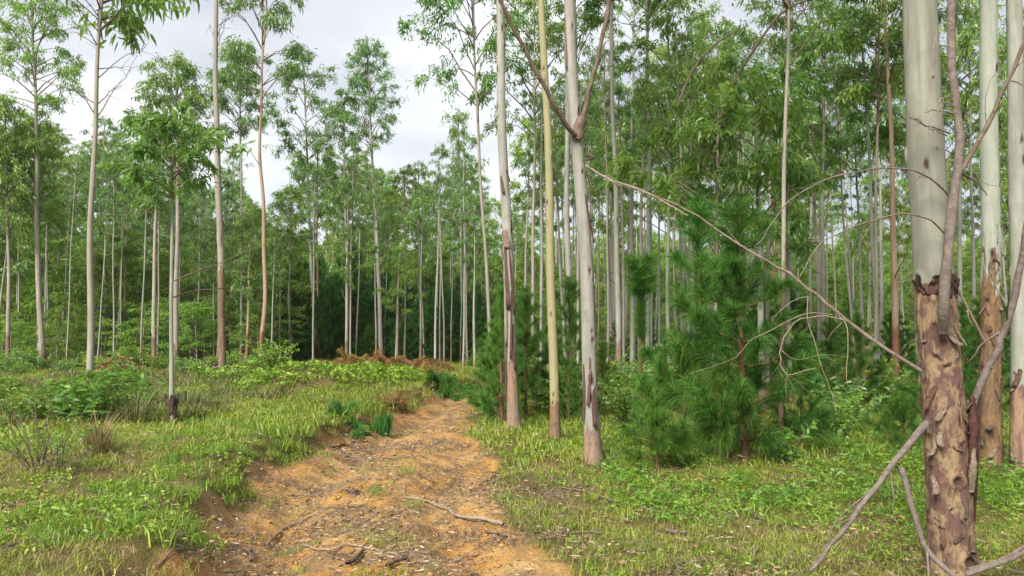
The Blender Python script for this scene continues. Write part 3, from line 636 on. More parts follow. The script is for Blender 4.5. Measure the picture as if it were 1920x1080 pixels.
# peeling strips on the white and orange trunks
for i, (a, z0, z1, w, m_) in enumerate([(-1.9, 3.15, 2.0, 0.05, 'strip'), (-1.2, 2.95, 1.9, 0.035, 'strip'), (-2.3, 2.6, 1.4, 0.03, 'strip_pale'), (-1.5, 2.3, 1.2, 0.03, 'strip'), (-2.5, 1.5, 0.5, 0.045, 'strip'), (-0.9, 1.75, 1.0, 0.035, 'strip'), (-1.75, 3.3, 3.0, 0.09, 'strip_pale'), (-2.1, 4.2, 3.9, 0.04, 'strip'), (-1.0, 4.3, 4.1, 0.04, 'char')]):
    bark_strip(r1, r1ax, r1rad, a, z0, z1, w, m_, 300 + i, 0.003, 0.4, 0.004, 0.035)
for i, (a, z0, z1, w, m_) in enumerate([(-0.35, 2.4, 0.7, 0.035, 'strip'), (-2.7, 1.2, 0.5, 0.03, 'strip'), (-1.8, 1.28, 0.7, 0.03, 'strip'), (-1.15, 1.0, 0.45, 0.045, 'strip'), (-0.3, 0.8, 0.5, 0.03, 'char'), (-2.5, 5.6, 4.9, 0.03, 'strip_pale'), (-0.8, 3.3, 2.7, 0.03, 'strip'), (-1.2, 4.25, 4.1, 0.05, 'char')]):
    bark_strip(r3, r3ax, r3rad, a, z0, z1, w, m_, 320 + i, 0.003, 0.4, 0.004, 0.04)
rg = np.random.default_rng(55)
for i in range(26):
    z0 = rg.uniform(0.2, 2.9); bark_strip(r14, r14ax, r14rad, rg.uniform(-3.0, -0.1), z0, z0 - rg.uniform(0.05, 0.2), rg.uniform(0.02, 0.05), rg.choice(['strip', 'strip_pale', 'strip_pale', 'char']), 340 + i, 0.002, 0.5, 0.003, rg.uniform(0.015, 0.05))
for i in range(12):
    z0 = rg.uniform(0.2, 1.15); bark_strip(r15, r15ax, r15rad, rg.uniform(-3.0, -0.1), z0, z0 - rg.uniform(0.05, 0.2), rg.uniform(0.02, 0.05), rg.choice(['strip', 'strip_pale']), 380 + i, 0.002, 0.5, 0.003, rg.uniform(0.015, 0.05))
# torn bark collar round the foot of the smooth pale green pole
pole = [o for o in SC.objects if o.get('label', '').startswith('smooth pale green pole')][0]
pl_r = 0.045
for i in range(9):
    a = i * 0.72
    bark_strip(pole, lambda z: np.array([0, 0, z]), lambda z: 0.052, a, 0.08 + 0.1 * (i % 3), 0.40 + 0.06 * (i % 2), 0.042, 'char' if i % 3 else 'strip', 400 + i, 0.006, 0.4, 0.006, 0.05 if i % 2 else 0.02)

# ------------------------------------------------------------------ branches of the near trees, in space
def branch(parent, name, pts, r0, r1, mat, subs=(), n=22, ns=8, wob=0.0):
    mb = MB(); P = pxs(pts, n)
    rg = np.random.default_rng(int(pts[0][0]))
    P = P + rg.normal(size=P.shape) * max(wob, 0.004) * np.minimum(1, np.linspace(0, 3, n))[:, None]
    s = np.linspace(0, 1, n); R = (r0 + (r1 - r0) * s) * (1 + 0.07 * rg.normal(size=n))
    mb.add(*tube(P, R, ns))
    if name in ('dead_branch', 'limb'):
        for k in range(9 if name == 'dead_branch' else 4):
            i = int(rg.integers(3, n - 2)); tdir = unit(P[i + 1] - P[i]); dd = unit(tdir * 0.7 + rg.normal(size=3) * 0.7); l2 = rg.uniform(0.06, 0.34) * (0.6 + 18 * R[i]); w = np.linspace(0, 1, 6)[:, None]
            mb.add(*tube(P[i] + dd * l2 * w + np.cumsum(rg.normal(size=(6, 3)) * 0.012, 0) * w - np.array([0, 0, 1]) * l2 * 0.25 * w ** 2, R[i] * 0.45 * (1 - 0.75 * w[:, 0]), 4))
    for q, a, b in subs: mb.add(*tube(pxs(q, 14) + np.cumsum(rg.normal(size=(14, 3)) * 0.004, 0) * np.linspace(0, 1, 14)[:, None], np.linspace(a, b, 14) * 0.62, 5))
    o = parent.location if parent else Vector(P[0])
    me = mb.mesh(name, [M[mat]])
    me.transform(Matrix.Translation(-Vector(o)))
    return link(name, me, parent, None if parent else tuple(o))

# big trunk: limb rising in front of it, long dead branch to the upper left, limb to the upper right
branch(big, 'limb', [(1768, 622, 4.83), (1770, 560, 4.72), (1781, 430, 4.7), (1795, 320, 4.72), (1797, 250, 4.72), (1785, 120, 4.75), (1783, -20, 4.8), (1776, -160, 4.85)], 0.034, 0.022, 'purple_bark', ns=12, wob=0.003)
branch(big, 'limb', [(1797, 330, 4.72), (1840, 255, 4.68), (1885, 160, 4.6), (1935, 50, 4.5), (1960, -40, 4.45)], 0.017, 0.010, 'twig',
       [([(1850, 240, 4.66), (1848, 190, 4.64), (1862, 140, 4.6)], 0.005, 0.002), ([(1815, 300, 4.7), (1845, 340, 4.6), (1900, 352, 4.5)], 0.004, 0.002)])
branch(big, 'dead_branch', [(1738, 702, 5.0), (1640, 640, 5.1), (1560, 578, 5.2), (1490, 520, 5.3), (1400, 468, 5.4), (1290, 395, 5.6), (1200, 357, 5.8), (1130, 335, 6.0)], 0.0145, 0.0035, 'dead_wood', n=30)
branch(big, 'dead_branch', [(1590, 602, 5.16), (1540, 592, 5.12), (1490, 605, 5.08), (1463, 655, 5.05), (1467, 690, 5.03), (1480, 700, 5.0), (1530, 690, 4.98)], 0.0042, 0.002, 'bleached',
       [([(1515, 555, 5.22), (1514, 600, 5.15), (1528, 640, 5.1), (1540, 690, 5.06), (1555, 730, 5.05), (1566, 775, 5.04)], 0.0055, 0.002),
        ([(1572, 592, 5.18), (1588, 612, 5.14), (1590, 660, 5.1), (1588, 700, 5.08), (1592, 722, 5.07), (1630, 738, 5.05)], 0.0065, 0.002),
        ([(1515, 556, 5.22), (1490, 562, 5.2), (1455, 590, 5.15), (1448, 605, 5.1)], 0.004, 0.002),
        ([(1560, 590, 5.18), (1510, 588, 5.1), (1440, 620, 5.0), (1400, 640, 4.95), (1365, 672, 4.9), (1280, 702, 4.85)], 0.005, 0.0015),
        ([(1463, 655, 5.05), (1480, 668, 5.0), (1500, 672, 4.98), (1535, 662, 4.96), (1590, 664, 4.95)], 0.003, 0.0015)])
branch(big, 'dead_branch', [(1776, 442, 4.82), (1740, 410, 4.75), (1690, 402, 4.7), (1640, 412, 4.65), (1545, 452, 4.6), (1510, 500, 4.6), (1492, 530, 4.6)], 0.006, 0.0025, 'dead_wood',
       [([(1640, 410, 4.65), (1610, 460, 4.62), (1575, 508, 4.6)], 0.003, 0.001)])
branch(big, 'dead_branch', [(1778, 365, 4.82), (1745, 335, 4.75), (1690, 316, 4.7), (1600, 322, 4.65), (1540, 340, 4.6), (1480, 378, 4.55), (1440, 430, 4.5), (1420, 460, 4.5)], 0.007, 0.0025, 'dead_wood',
       [([(1600, 322, 4.65), (1560, 330, 4.68), (1500, 345, 4.7)], 0.003, 0.0015)])
branch(big, 'dead_branch', [(1782, 250, 4.8), (1730, 232, 4.72), (1725, 226, 4.72), (1700, 220, 4.7)], 0.006, 0.003, 'dead_wood')
branch(big, 'dead_branch', [(1776, 255, 4.82), (1745, 240, 4.78), (1715, 225, 4.75)], 0.004, 0.002, 'dead_wood')
for i, (x0, y0) in enumerate([(1748, 190), (1752, 200), (1756, 45)]):
    branch(big, 'twig', [(1792, y0 - 0, 4.72), (1770, y0 - 8, 4.68), (x0, y0 + 20, 4.66), (x0 - 8, y0 + 75, 4.65)], 0.003, 0.0012, 'bleached', [([(1770, y0 - 6, 4.68), (1762, y0 + 30, 4.66), (1758, y0 + 62, 4.66)], 0.002, 0.001)])
branch(big, 'limb', [(1822, 762, 5.0), (1848, 700, 4.95), (1880, 630, 4.88), (1902, 560, 4.82), (1918, 470, 4.76), (1935, 380, 4.7)], 0.026, 0.019, 'purple_bark', ns=12, wob=0.003)
branch(big, 'stub', [(1806, 770, 5.0), (1820, 756, 4.99), (1836, 736, 4.99)], 0.032, 0.024, 'char', n=8)
branch(big, 'limb', [(1738, 793, 4.99), (1690, 850, 4.9), (1640, 915, 4.8), (1600, 970, 4.72), (1560, 1020, 4.66), (1520, 1072, 4.6)], 0.024, 0.012, 'purple_bark',
       [([(1655, 895, 4.84), (1625, 925, 4.8), (1570, 975, 4.72), (1548, 1025, 4.66), (1532, 1064, 4.62)], 0.009, 0.005)], ns=10, wob=0.003)
TREES_NEAR = big
# fork of the white trunk
branch(r3, 'limb', [(1078, 252, 8.9), (1062, 235, 8.8), (1030, 180, 8.6), (985, 95, 8.4), (945, 15, 8.2), (900, -70, 8.0)], 0.034, 0.02, 'twig', ns=10, wob=0.006)
branch(r3, 'limb', [(1088, 240, 8.95), (1098, 200, 8.9), (1120, 110, 8.8), (1142, 10, 8.7), (1158, -70, 8.6)], 0.032, 0.022, 'twig', ns=10, wob=0.006)
branch(r3, 'stub', [(1082, 258, 8.98), (1086, 236, 8.94), (1092, 222, 8.94)], 0.085, 0.05, 'twig', n=8)
branch(r3, 'stub', [(1100, 290, 8.96), (1112, 294, 8.9), (1108, 298, 8.85), (1092, 303, 8.82)], 0.03, 0.006, 'char', n=10)
branch(r3, 'dead_branch', [(1098, 310, 8.95), (1140, 335, 8.8), (1200, 355, 8.6), (1245, 378, 8.4), (1290, 405, 8.2)], 0.012, 0.006, 'bleached')
branch(r14, 'dead_branch', [(1845, 640, 8.2), (1815, 580, 8.0), (1795, 540, 7.9), (1770, 500, 7.8)], 0.02, 0.01, 'bleached')
# curved limbs that cross the right stand high up
t_ = [o for o in SC.objects if o.get('label', '').startswith('thin trunk hidden by pines')][0]
branch(t_, 'limb', [(1343, 240, 13.6), (1375, 160, 13.3), (1415, 90, 13.0), (1460, 30, 12.8), (1500, 5, 12.6), (1540, -5, 12.4)], 0.035, 0.015, 'dead_wood')
branch(t_, 'limb', [(1270, 200, 13.4), (1300, 130, 13.2), (1345, 80, 13.0), (1400, 50, 12.8)], 0.03, 0.012, 'dead_wood')

# ------------------------------------------------------------------ the stand behind: every tree is its own object
rg = np.random.default_rng(21)
def free(x, y, d):
    return all((x - a) ** 2 + (y - b) ** 2 > d * d for a, b in TREES)
def topx(px, tbl): return float(np.interp(px, [a for a, _ in tbl], [b for _, b in tbl]))
SKYL = [(-200, 150), (0, 200), (90, 240), (130, 200), (190, 190), (250, 280), (330, 260), (390, 330), (440, 270), (500, 330), (560, 260), (620, 230), (690, 250), (745, 345), (790, 330), (830, 300), (870, 260), (910, 290), (960, 330)]
COLS = ['bark_grey', 'bark_white', 'bark_white', 'bark_red', 'bark_green', 'bark_white']
CN = {'bark_grey': 'grey', 'bark_white': 'whitish', 'bark_red': 'reddish brown', 'bark_green': 'pale green'}
LM = [(12, 'brown trunk at the left edge'), (73, 'tall pair at the far left'), (172, 'slim grey tree full of bare twigs'), (235, 'rusty leaf heap'), (290, 'brown footed grey trunk'), (326, 'smooth pale green pole'), (412, 'trunk with shredded bark'),
      (451, 'whitish trunk with dense dark crown'), (489, 'orange brown slender trunk'), (546, 'crooked whitish sapling'), (590, 'close pair of trunks'), (648, 'orange footed trunk'), (705, 'white leaning trunk'), (760, 'thin brown trunk by the dark pines'), (815, 'right end of the dark pines'), (868, 'pale twin trunks'),
      (955, 'white peeling trunk'), (1028, 'yellowish green trunk'), (1098, 'forked white trunk'), (1152, 'straight white trunk'), (1204, 'tufted pine'), (1255, 'gap right of the tufted pine'), (1316, 'pine left of the tallest one'), (1393, 'tallest young pine'), (1430, 'stout pale greenish trunk'), (1466, 'creeper grown trunk'),
      (1510, 'slim pale trunk'), (1545, 'pale grey midway trunk'), (1610, 'sky gap'), (1670, 'straight orange brown trunk'), (1760, 'big flaking trunk'), (1850, 'stout orange trunk'), (1905, 'smooth trunk at the right edge')]
USED = set()
def where(px, y, what, far):
    """say which one: by the nearest tree one can point to"""
    lm = sorted(LM, key=lambda a: abs(a[0] - px))
    for rank in range(4):
        n_ = lm[rank]; d = px - n_[0]
        rel = ('straight behind the' if abs(d) < 12 else 'just right of the' if d > 0 else 'just left of the')
        for extra in ('', 'deeper in, ', 'deepest in, ', 'shaded, ', 'half hidden, ', 'nearer, '):
            lab = '%s, %s%s %s' % (what, extra, rel, n_[1])
            if lab not in USED and len(lab.split()) <= 16: USED.add(lab); return lab
    return '%s, one of several near the %s' % (what, lm[0][1])
nl = 0
for row in np.arange(28, 58, 2.9):
    for xx in np.arange(-0.78 * row, -0.04 * row, 3.1):
        x, y = xx + rg.normal() * 0.6, row + rg.normal() * 0.7
        px = 960 + x / y * FPX
        if px < -90 or px > 885 or not free(x, y, 1.3): continue
        if y < 33 and rg.random() < 0.45: continue
        if 240 < px < 300 and rg.random() < 0.5: continue
        if px > 500 and y < 47 and rg.random() < 0.6: continue
        sky_y = topx(px, SKYL) + rg.uniform(0, 150) + (30 if rg.random() < 0.3 else 0)
        z0 = hz(x, y); Ht = max(5.0, zat(sky_y, y, z0)); c = rg.choice(['far0', 'far1', 'far2', 'far3', 'mid0', 'mid1', 'mid2', 'mid3'])
        cl = min(Ht * 0.55, rg.uniform(3.4, 5.6)); h, r = CDIM(c); m_ = rg.choice(COLS)
        euc((x, y, z0), (rg.normal() * 0.02, rg.normal() * 0.02, 1), Ht, rg.uniform(0.045, 0.085), m_, [c, c] if rg.random() < 0.25 else c, Ht - cl, cl * rg.uniform(0.27, 0.38) / r, cl / h,
            where(px, y, 'slender %s tree' % CN[m_], y), 'slender trees deep in the stand left of the track', ns=6, nr=10, seed=int(rg.integers(1e6)), dead=int(rg.random() < 0.25), bark_h=rg.uniform(0, 2))
        nl += 1
SKYR = [(840, 330), (900, 260), (950, 200), (1000, 60), (1100, 20), (1400, 40), (1560, 160), (1600, 240), (1680, 120), (2000, 60)]
nr_ = 0
for row in np.arange(16, 54, 2.7):
    for xx in np.arange(-0.06 * row, 0.80 * row, 2.7):
        x, y = xx + rg.normal() * 0.5, row + rg.normal() * 0.5
        px = 960 + x / y * FPX
        if px < 850 or px > 2010 or not free(x, y, 1.25): continue
        if px < 960 and y < 24: continue
        if 1560 < px < 1625 and rg.random() < 0.5: continue
        if y > 36 and rg.random() < 0.45: continue
        if y < 27 and rg.random() < 0.3: continue
        sky_y = topx(px, SKYR) + (rg.uniform(40, 290) if y > 24 else rg.uniform(-260, 60))
        z0 = hz(x, y); Ht = min(17, max(6.0, zat(sky_y, y, z0))); near = y < 26
        c = rg.choice(['big0', 'big1', 'big2', 'big3', 'mid1', 'mid3'] if near else ['far0', 'far1', 'far2', 'far3', 'mid0', 'mid2'])
        cl = min(Ht * 0.42, rg.uniform(3.6, 5.8)); h, r = CDIM(c); m_ = rg.choice(COLS if not near else ['bark_white', 'bark_white', 'bark_green', 'bark_white', 'bark_grey'])
        euc((x, y, z0), (rg.normal() * 0.022, rg.normal() * 0.02, 1), Ht, rg.uniform(0.045, 0.085), m_, c, Ht - cl, cl * rg.uniform(0.27, 0.36) / r, cl / h,
            where(px, y, 'slender %s tree' % CN[m_], y), 'slender trees deep in the stand right of the track', ns=8 if near else 6, nr=20 if near else 10, seed=int(rg.integers(1e6)),
            dead=int(rg.random() < 0.5) + int(near), bark_h=rg.uniform(0, 2), knots=4 if near else 0)
        nr_ += 1
# thin poles: the many slim pale stems between the bigger ones
for lo, hi_, pa, pb, cnt, side in ((29, 46, -70, 880, 58, 'left'), (16, 40, 1000, 1720, 46, 'right')):
    k = 0
    for _ in range(900):
        y = rg.uniform(lo, hi_); px = rg.uniform(pa, pb); x = (px - 960) / FPX * y
        if not free(x, y, 0.6): continue
        sky_y = (topx(px, SKYL) + rg.uniform(0, 140)) if side == 'left' else rg.uniform(20, 260)
        z0 = hz(x, y); Ht = min(15, max(5, zat(sky_y, y, z0))); c = 'thin%d' % rg.integers(3); cl = Ht * rg.uniform(0.25, 0.36); h, r = CDIM(c); m_ = rg.choice(['bark_white', 'bark_white', 'bark_green', 'bark_grey'])
        euc((x, y, z0), (rg.normal() * 0.02, rg.normal() * 0.02, 1), Ht, rg.uniform(0.032, 0.055), m_, c, Ht - cl, cl * 0.26 / r, cl / h, where(px, y, 'thin %s pole like tree' % CN[m_], y),
            'thin pole like trees of the %s stand' % side, ns=6, nr=10, seed=int(rg.integers(1e6)), bark_h=rg.uniform(0, 1.5), top_r=0.4)
        k += 1
        if k >= cnt: break
# saplings: leafy from near the ground
def sapling(x, y, Ht, c, Rr, label, group):
    z0 = hz(x, y); h, r = CDIM(c)
    cb = Ht * rg.uniform(0.10, 0.28)
    euc((x, y, z0), (rg.normal() * 0.03, rg.normal() * 0.03, 1), Ht, rg.uniform(0.02, 0.04), 'bark_grey', c, cb, Rr / r, (Ht - cb) / h, label, group, ns=5, nr=8, seed=int(rg.integers(1e6)), name='young_tree', bark_h=-1)
for _ in range(500):
    y = rg.uniform(36, 54); px = rg.uniform(-60, 540) if y < 46 else rg.uniform(-60, 900); x = (px - 960) / FPX * y
    if not free(x, y, 1.0): continue
    if 250 < px < 290 and rg.random() < .7: continue
    Ht = zat(rg.uniform(400, 575), y, hz(x, y)); 
    sapling(x, y, Ht, 'sap%d' % rg.integers(4), Ht * rg.uniform(0.22, 0.34), where(px, y, 'leafy young tree', y), 'young trees of the left understorey')
    nl += 1
    if nl > 190: break
k = 0
for _ in range(300):
    y = rg.uniform(30.5, 37); px = rg.uniform(-60, 560); x = (px - 960) / FPX * y
    if not free(x, y, 0.8): continue
    Ht = zat(rg.uniform(545, 625), y, hz(x, y))
    sapling(x, y, Ht, 'sap%d' % rg.integers(4), Ht * rg.uniform(0.32, 0.5), where(px, y, 'low leafy sapling', y), 'low saplings at the foot of the left stand')
    k += 1
    if k > 30: break
k = 0
for _ in range(400):
    y = rg.uniform(33, 54); px = rg.uniform(900, 1990); x = (px - 960) / FPX * y
    if not free(x, y, 0.8): continue
    Ht = zat(rg.uniform(470, 590) if px < 1500 else rg.uniform(430, 570), y, hz(x, y))
    sapling(x, y, Ht, 'sap%d' % rg.integers(4), Ht * rg.uniform(0.24, 0.36), where(px, y, 'leafy young tree', y), 'young trees of the right understorey')
    k += 1
    if k > 58: break
print('left', nl, 'right', nr_, 'sap', k)

# ------------------------------------------------------------------ pines
def needles(mb, P, T, rg, per_m, L, w=0.0035, m=0, spread=0.9, fwd=0.7, droop=0.25):
    """needles set all round the polyline P from its start to its end"""
    seg = np.linalg.norm(np.diff(P, axis=0), axis=1); cum = np.concatenate([[0], np.cumsum(seg)]); n = int(cum[-1] * per_m)
    if n < 1: return
    u = rg.uniform(0, cum[-1], n); a = np.clip(np.searchsorted(cum, u) - 1, 0, len(seg) - 1); f = ((u - cum[a]) / seg[a])[:, None]
    pos = P[a] + (P[a + 1] - P[a]) * f; t = unit(P[a + 1] - P[a])
    rd = unit(np.cross(t, rg.normal(size=(n, 3))))
    dr = unit(t * fwd * rg.uniform(0.6, 1.4, (n, 1)) + rd * spread)
    ln = L * rg.uniform(0.7, 1.15, (n, 1)); sd = unit(np.cross(dr, rg.normal(size=(n, 3)))) * w
    mid = pos + dr * ln * 0.55; tip = pos + dr * ln + np.array([0, 0, -1]) * ln * droop * rg.uniform(0.3, 1.4, (n, 1))
    V = np.stack([pos - sd * .5, pos + sd * .5, mid + sd * .5, mid - sd * .5, tip], 1).reshape(-1, 3); b = np.arange(n)[:, None] * 5
    mb.add(V, [b + [0, 1, 2, 3], b + [3, 2, 4]], m)

def pine_meshes(seed, Ht, Rb, gap=0.42, per_m=420, L=0.19, bare=0.0, nm='needle', w=0.004, br=5, droop=0.25):
    rg = np.random.default_rng(seed); mb = MB(); tk = MB()
    n = 10; z = np.linspace(-0.1, Ht, n); ph = rg.uniform(0, 6, 2)
    TP = np.stack([0.02 * np.sin(z + ph[0]), 0.02 * np.sin(z * 1.2 + ph[1]), z], 1)
    tk.add(*tube(TP, np.linspace(0.014 + 0.011 * Ht, 0.008, n), 8))
    zz = max(0.25, bare); i = 0; TOPZ = Ht * 0.9
    while zz < Ht - 0.12:
        t = zz / Ht; ln0 = Rb * (1 - t) ** 0.75 * (0.55 + 0.45 * min(1, t * 5 + 0.4))
        for k in range(br + int(rg.integers(-1, 2))):
            az = i * 0.7 + k * 2 * math.pi / br + rg.normal() * 0.25; ln = max(0.18, ln0 * rg.uniform(0.65, 1.15))
            h = np.array([math.cos(az), math.sin(az), 0]); s = np.linspace(0, 1, 7)[:, None]
            e0 = rg.uniform(-0.05, 0.35) + 0.45 * t
            P = np.array([0, 0, zz]) + h * ln * s * (1 - 0.12 * s) + np.array([0, 0, 1]) * ln * (e0 * s + rg.uniform(0.1, 0.38) * s ** 2.2) + rg.normal(size=(7, 3)) * 0.02 * ln * s
            mb.add(*tube(P, (0.005 + 0.008 * ln) * (1 - 0.8 * s[:, 0]), 4), 1)
            st = 3 if ln > 0.75 else 2 if ln > 0.45 else 1
            needles(mb, P[st:], None, rg, per_m, L, w, 0, 0.75, 0.85, droop)
            needles(mb, P[-2:] , None, rg, per_m * 1.2, L * 1.1, w, 0, 0.7, 1.0, droop)
            for q in range(int(ln * 2.8)):
                f = rg.uniform(1.8, 5.5); a = int(f); p0 = P[a] + (P[a + 1] - P[a]) * (f - a)
                dd = unit(unit(P[a + 1] - P[a]) + rg.normal(size=3) * 0.5 + [0, 0, 0.15]); l2 = ln * rg.uniform(0.2, 0.42)
                w_ = np.linspace(0, 1, 4)[:, None]; S2 = p0 + dd * l2 * w_ + np.array([0, 0, 1]) * l2 * 0.2 * w_ ** 2
                mb.add(*tube(S2, 0.004 * (1 - 0.6 * w_[:, 0]), 3), 1)
                needles(mb, S2, None, rg, per_m, L, w, 0, 0.75, 0.85, droop)
        zz += gap * rg.uniform(0.75, 1.2) * (1 - 0.3 * t); i += 1
    needles(mb, TP[int(n * 0.5):], None, rg, per_m * 2.2, L * 1.1, w, 0, 0.85, 0.9, 0.1)
    if bare: needles(mb, TP[3:], None, rg, per_m * 0.35, L * 0.5, w, 0, 1.0, 0.2, 0.1)
    return tk.mesh('trunk', [M['bark_pine']]), mb.mesh('crown', [M[nm], M['bark_pine']])

PINE = {}
for i in range(4): PINE['near%d' % i] = (3.4, 1.15) + pine_meshes(500 + i, 3.4, 1.0, 0.47, 560, 0.22, w=0.0042, br=5, droop=0.4)
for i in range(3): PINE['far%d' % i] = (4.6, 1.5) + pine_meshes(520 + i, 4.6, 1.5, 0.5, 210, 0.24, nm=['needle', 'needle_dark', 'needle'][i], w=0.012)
PINE['pole'] = (2.8, 0.5) + pine_meshes(530, 2.8, 0.34, 0.2, 650, 0.22, bare=2.25, br=5)
for i in range(2): PINE['low%d' % i] = (1.2, 0.75) + pine_meshes(540 + i, 1.2, 0.85, 0.22, 560, 0.22, droop=0.5)

def pine(x, y, Ht, R, key, label, group=None, rz=None):
    h, r, tk, cr = PINE[key]
    t = thing('pine_tree', (x, y, hz(x, y) - 0.02), label, 'tree', group)
    rz = random.uniform(0, 6.28) if rz is None else rz
    link('trunk', tk, t, scl=(Ht / h,) * 3, rot=(0, 0, rz)); link('crown', cr, t, scl=(R / r, R / r, Ht / h), rot=(0, 0, rz))
    TREES.append((x, y)); return t
def pine_px(bx, Y, tpy, rpx, key, label, rz=None):
    p = W(bx, 700, Y); return pine(p[0], Y, zat(tpy, Y, hz(p[0], Y)), rpx * Y / FPX, key, label, rz=rz)
pine_px(1204, 11.6, 488, 62, 'pole', 'young pine with a bare lower stem and one tuft of long needles on top', 0.4)
pine_px(1393, 9.4, 380, 205, 'near0', 'tallest bright green young pine in the clearing, brown stem showing', 0.9)
pine_px(1316, 11.0, 372, 160, 'near1', 'young pine just left of the tallest one, bare gap in its stem', 2.1)
pine_px(1286, 9.9, 630, 105, 'low0', 'low bushy pine at the foot of the two tall young pines')
pine_px(1350, 9.2, 690, 80, 'low1', 'low spreading pine touching the stem of the tallest young pine')
pine_px(1228, 8.7, 770, 95, 'low1', 'sprawling little pine with drooping needles right of the forked white trunk')
pine_px(1500, 10.4, 625, 85, 'near2', 'dark stemmed young pine right of the creeper grown trunk')
pine_px(985, 14.2, 540, 105, 'near3', 'bright young pine between the peeling trunk and the yellowish one')
pine_px(930, 14.8, 600, 90, 'near0', 'bushy young pine beside the track bend')
pine_px(1068, 14.8, 520, 90, 'near1', 'young pine behind the forked white trunk')
pine_px(1130, 14.0, 640, 60, 'near2', 'small young pine between the forked trunk and the tufted one')
pine_px(1690, 9.6, 742, 62, 'low0', 'knee high pine in front of the straight orange brown trunk')
pine_px(1610, 13.0, 590, 85, 'near3', 'young pine left of the straight orange brown trunk')
pine_px(1755, 12.5, 560, 95, 'near1', 'young pine behind the flaking trunk')
pine_px(1560, 14.8, 600, 80, 'near0', 'young pine midway behind the broken branch')
pine_px(1845, 13.2, 560, 95, 'near2', 'young pine behind the stout orange trunk')
rg = np.random.default_rng(5)
k = 0
for _ in range(600):
    y = rg.uniform(13, 27); px = rg.uniform(900, 1960); x = (px - 960) / FPX * y
    if px < 940 and y > 18: continue
    if not free(x, y, 0.95): continue
    Ht = zat(rg.uniform(520, 640), y, hz(x, y)); 
    pine(x, y, Ht, Ht * rg.uniform(0.24, 0.33), 'near%d' % rg.integers(4) if y < 18 else 'far%d' % rg.integers(3), where(px, y, 'small young pine', y), 'young pines in the right stand')
    k += 1
    if k >= 34: break
for row, (ya, n_) in enumerate([(37.6, 13), (40, 16), (42.5, 16), (45, 16)]):
    for i in range(n_):
        px = 515 + 400 * (i + rg.uniform(0.1, 0.9)) / n_; y = ya + rg.uniform(-0.8, 0.8); x = (px - 960) / FPX * y
        if not free(x, y, 0.5): continue
        top = float(np.interp(px, [500, 560, 700, 780, 920], [520, 470, 490, 530, 550])) + rg.uniform(-25, 35)
        if row == 0: top = rg.uniform(555, 612)
        Ht = zat(top, y, hz(x, y))
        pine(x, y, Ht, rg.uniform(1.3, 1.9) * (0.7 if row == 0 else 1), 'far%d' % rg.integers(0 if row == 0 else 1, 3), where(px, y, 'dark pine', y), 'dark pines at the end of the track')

# ------------------------------------------------------------------ shrubs and other plants
def shrub_mesh(seed, Hh, R, nst, L, wd, per, mat, upright=0.6, twig='twig', spread=0.9):
    rg = np.random.default_rng(seed); mb = MB()
    for i in range(nst):
        az = rg.uniform(0, 6.28); ln = Hh * rg.uniform(0.6, 1.15); h = np.array([math.cos(az), math.sin(az), 0]) * R * rg.uniform(0.1, 1.0)
        s = np.linspace(0, 1, 6)[:, None]
        P = np.array([h[0] * 0.15, h[1] * 0.15, -0.05]) + h * s ** 1.3 + np.array([0, 0, ln]) * (s - 0.12 * s ** 2) + rg.normal(size=(6, 3)) * 0.03 * s
        mb.add(*tube(P, 0.006 * (1 - 0.7 * s[:, 0]), 4), 1)
        f = rg.uniform(1.2, 5, per); a = np.minimum(f.astype(int), 4); pos = P[a] + (P[a + 1] - P[a]) * (f - a)[:, None]
        dr = rg.normal(size=(per, 3)) * spread * np.array([1, 1, 0.4]) + np.array([0, 0, upright])
        leaves(mb, pos, dr, L * rg.uniform(0.6, 1.25, per), wd * rg.uniform(0.7, 1.2, per), rg, 0, True, 0.25)
    return mb.mesh('foliage', [M[mat], M[twig]])
SH = {'lance': shrub_mesh(600, 0.9, 0.75, 34, 0.17, 0.042, 24, 'leaf_shrub', 0.45), 'lance2': shrub_mesh(601, 0.7, 0.6, 26, 0.15, 0.04, 22, 'leaf_shrub', 0.45),
      'dark': shrub_mesh(602, 0.8, 0.6, 26, 0.09, 0.032, 34, 'leaf_blue', 0.3), 'round': shrub_mesh(603, 0.8, 0.7, 30, 0.08, 0.04, 40, 'leaf_young', 0.3),
      'twiggy': shrub_mesh(604, 0.8, 0.55, 16, 0.055, 0.03, 9, 'leaf_shrub', 0.3, 'twig'), 'herb': shrub_mesh(605, 0.45, 0.35, 12, 0.12, 0.035, 14, 'leaf_shrub', 0.35)}
def shrub(key, x, y, s, label, cat='shrub', group=None, name='shrub', sz=None, dz=0.0):
    t = thing(name, (x, y, hz(x, y) + dz), label, cat, group, random.uniform(0, 6.28))
    link('foliage', SH[key], t, scl=(s, s, sz or s)); return t
def shrub_px(key, px, py, s, label, **k):
    p = G(px, py); return shrub(key, p[0], p[1], s, label, **k)
shrub_px('lance', 190, 800, 1.05, 'bright green leafy shrub round the foot of the slim grey tree', sz=1.0)
shrub_px('lance2', 128, 790, 1.1, 'bright leafy shrub left of the slim grey tree')
shrub_px('lance2', 60, 800, 0.85, 'darker leafy shrub near the left edge behind the twiggy one')
shrub_px('lance', 215, 752, 0.95, 'low bright shrub right behind the slim grey tree')
shrub_px('twiggy', 75, 880, 1.0, 'sparse twiggy shrub with bare brown stems in the left grass')
shrub_px('twiggy', 110, 895, 0.8, 'smaller bare stemmed twiggy shrub beside the sparse one')
shrub_px('lance2', 10, 760, 0.85, 'leafy shrub cut by the left edge')
shrub_px('round', 372, 708, 0.9, 'dark bushy shrub over the old root heap')
shrub_px('round', 510, 700, 1.1, 'rounded green bush on the mound behind the vines')
shrub_px('herb', 1465, 872, 1.3, 'leafy weed clump at the foot of the creeper grown trunk')
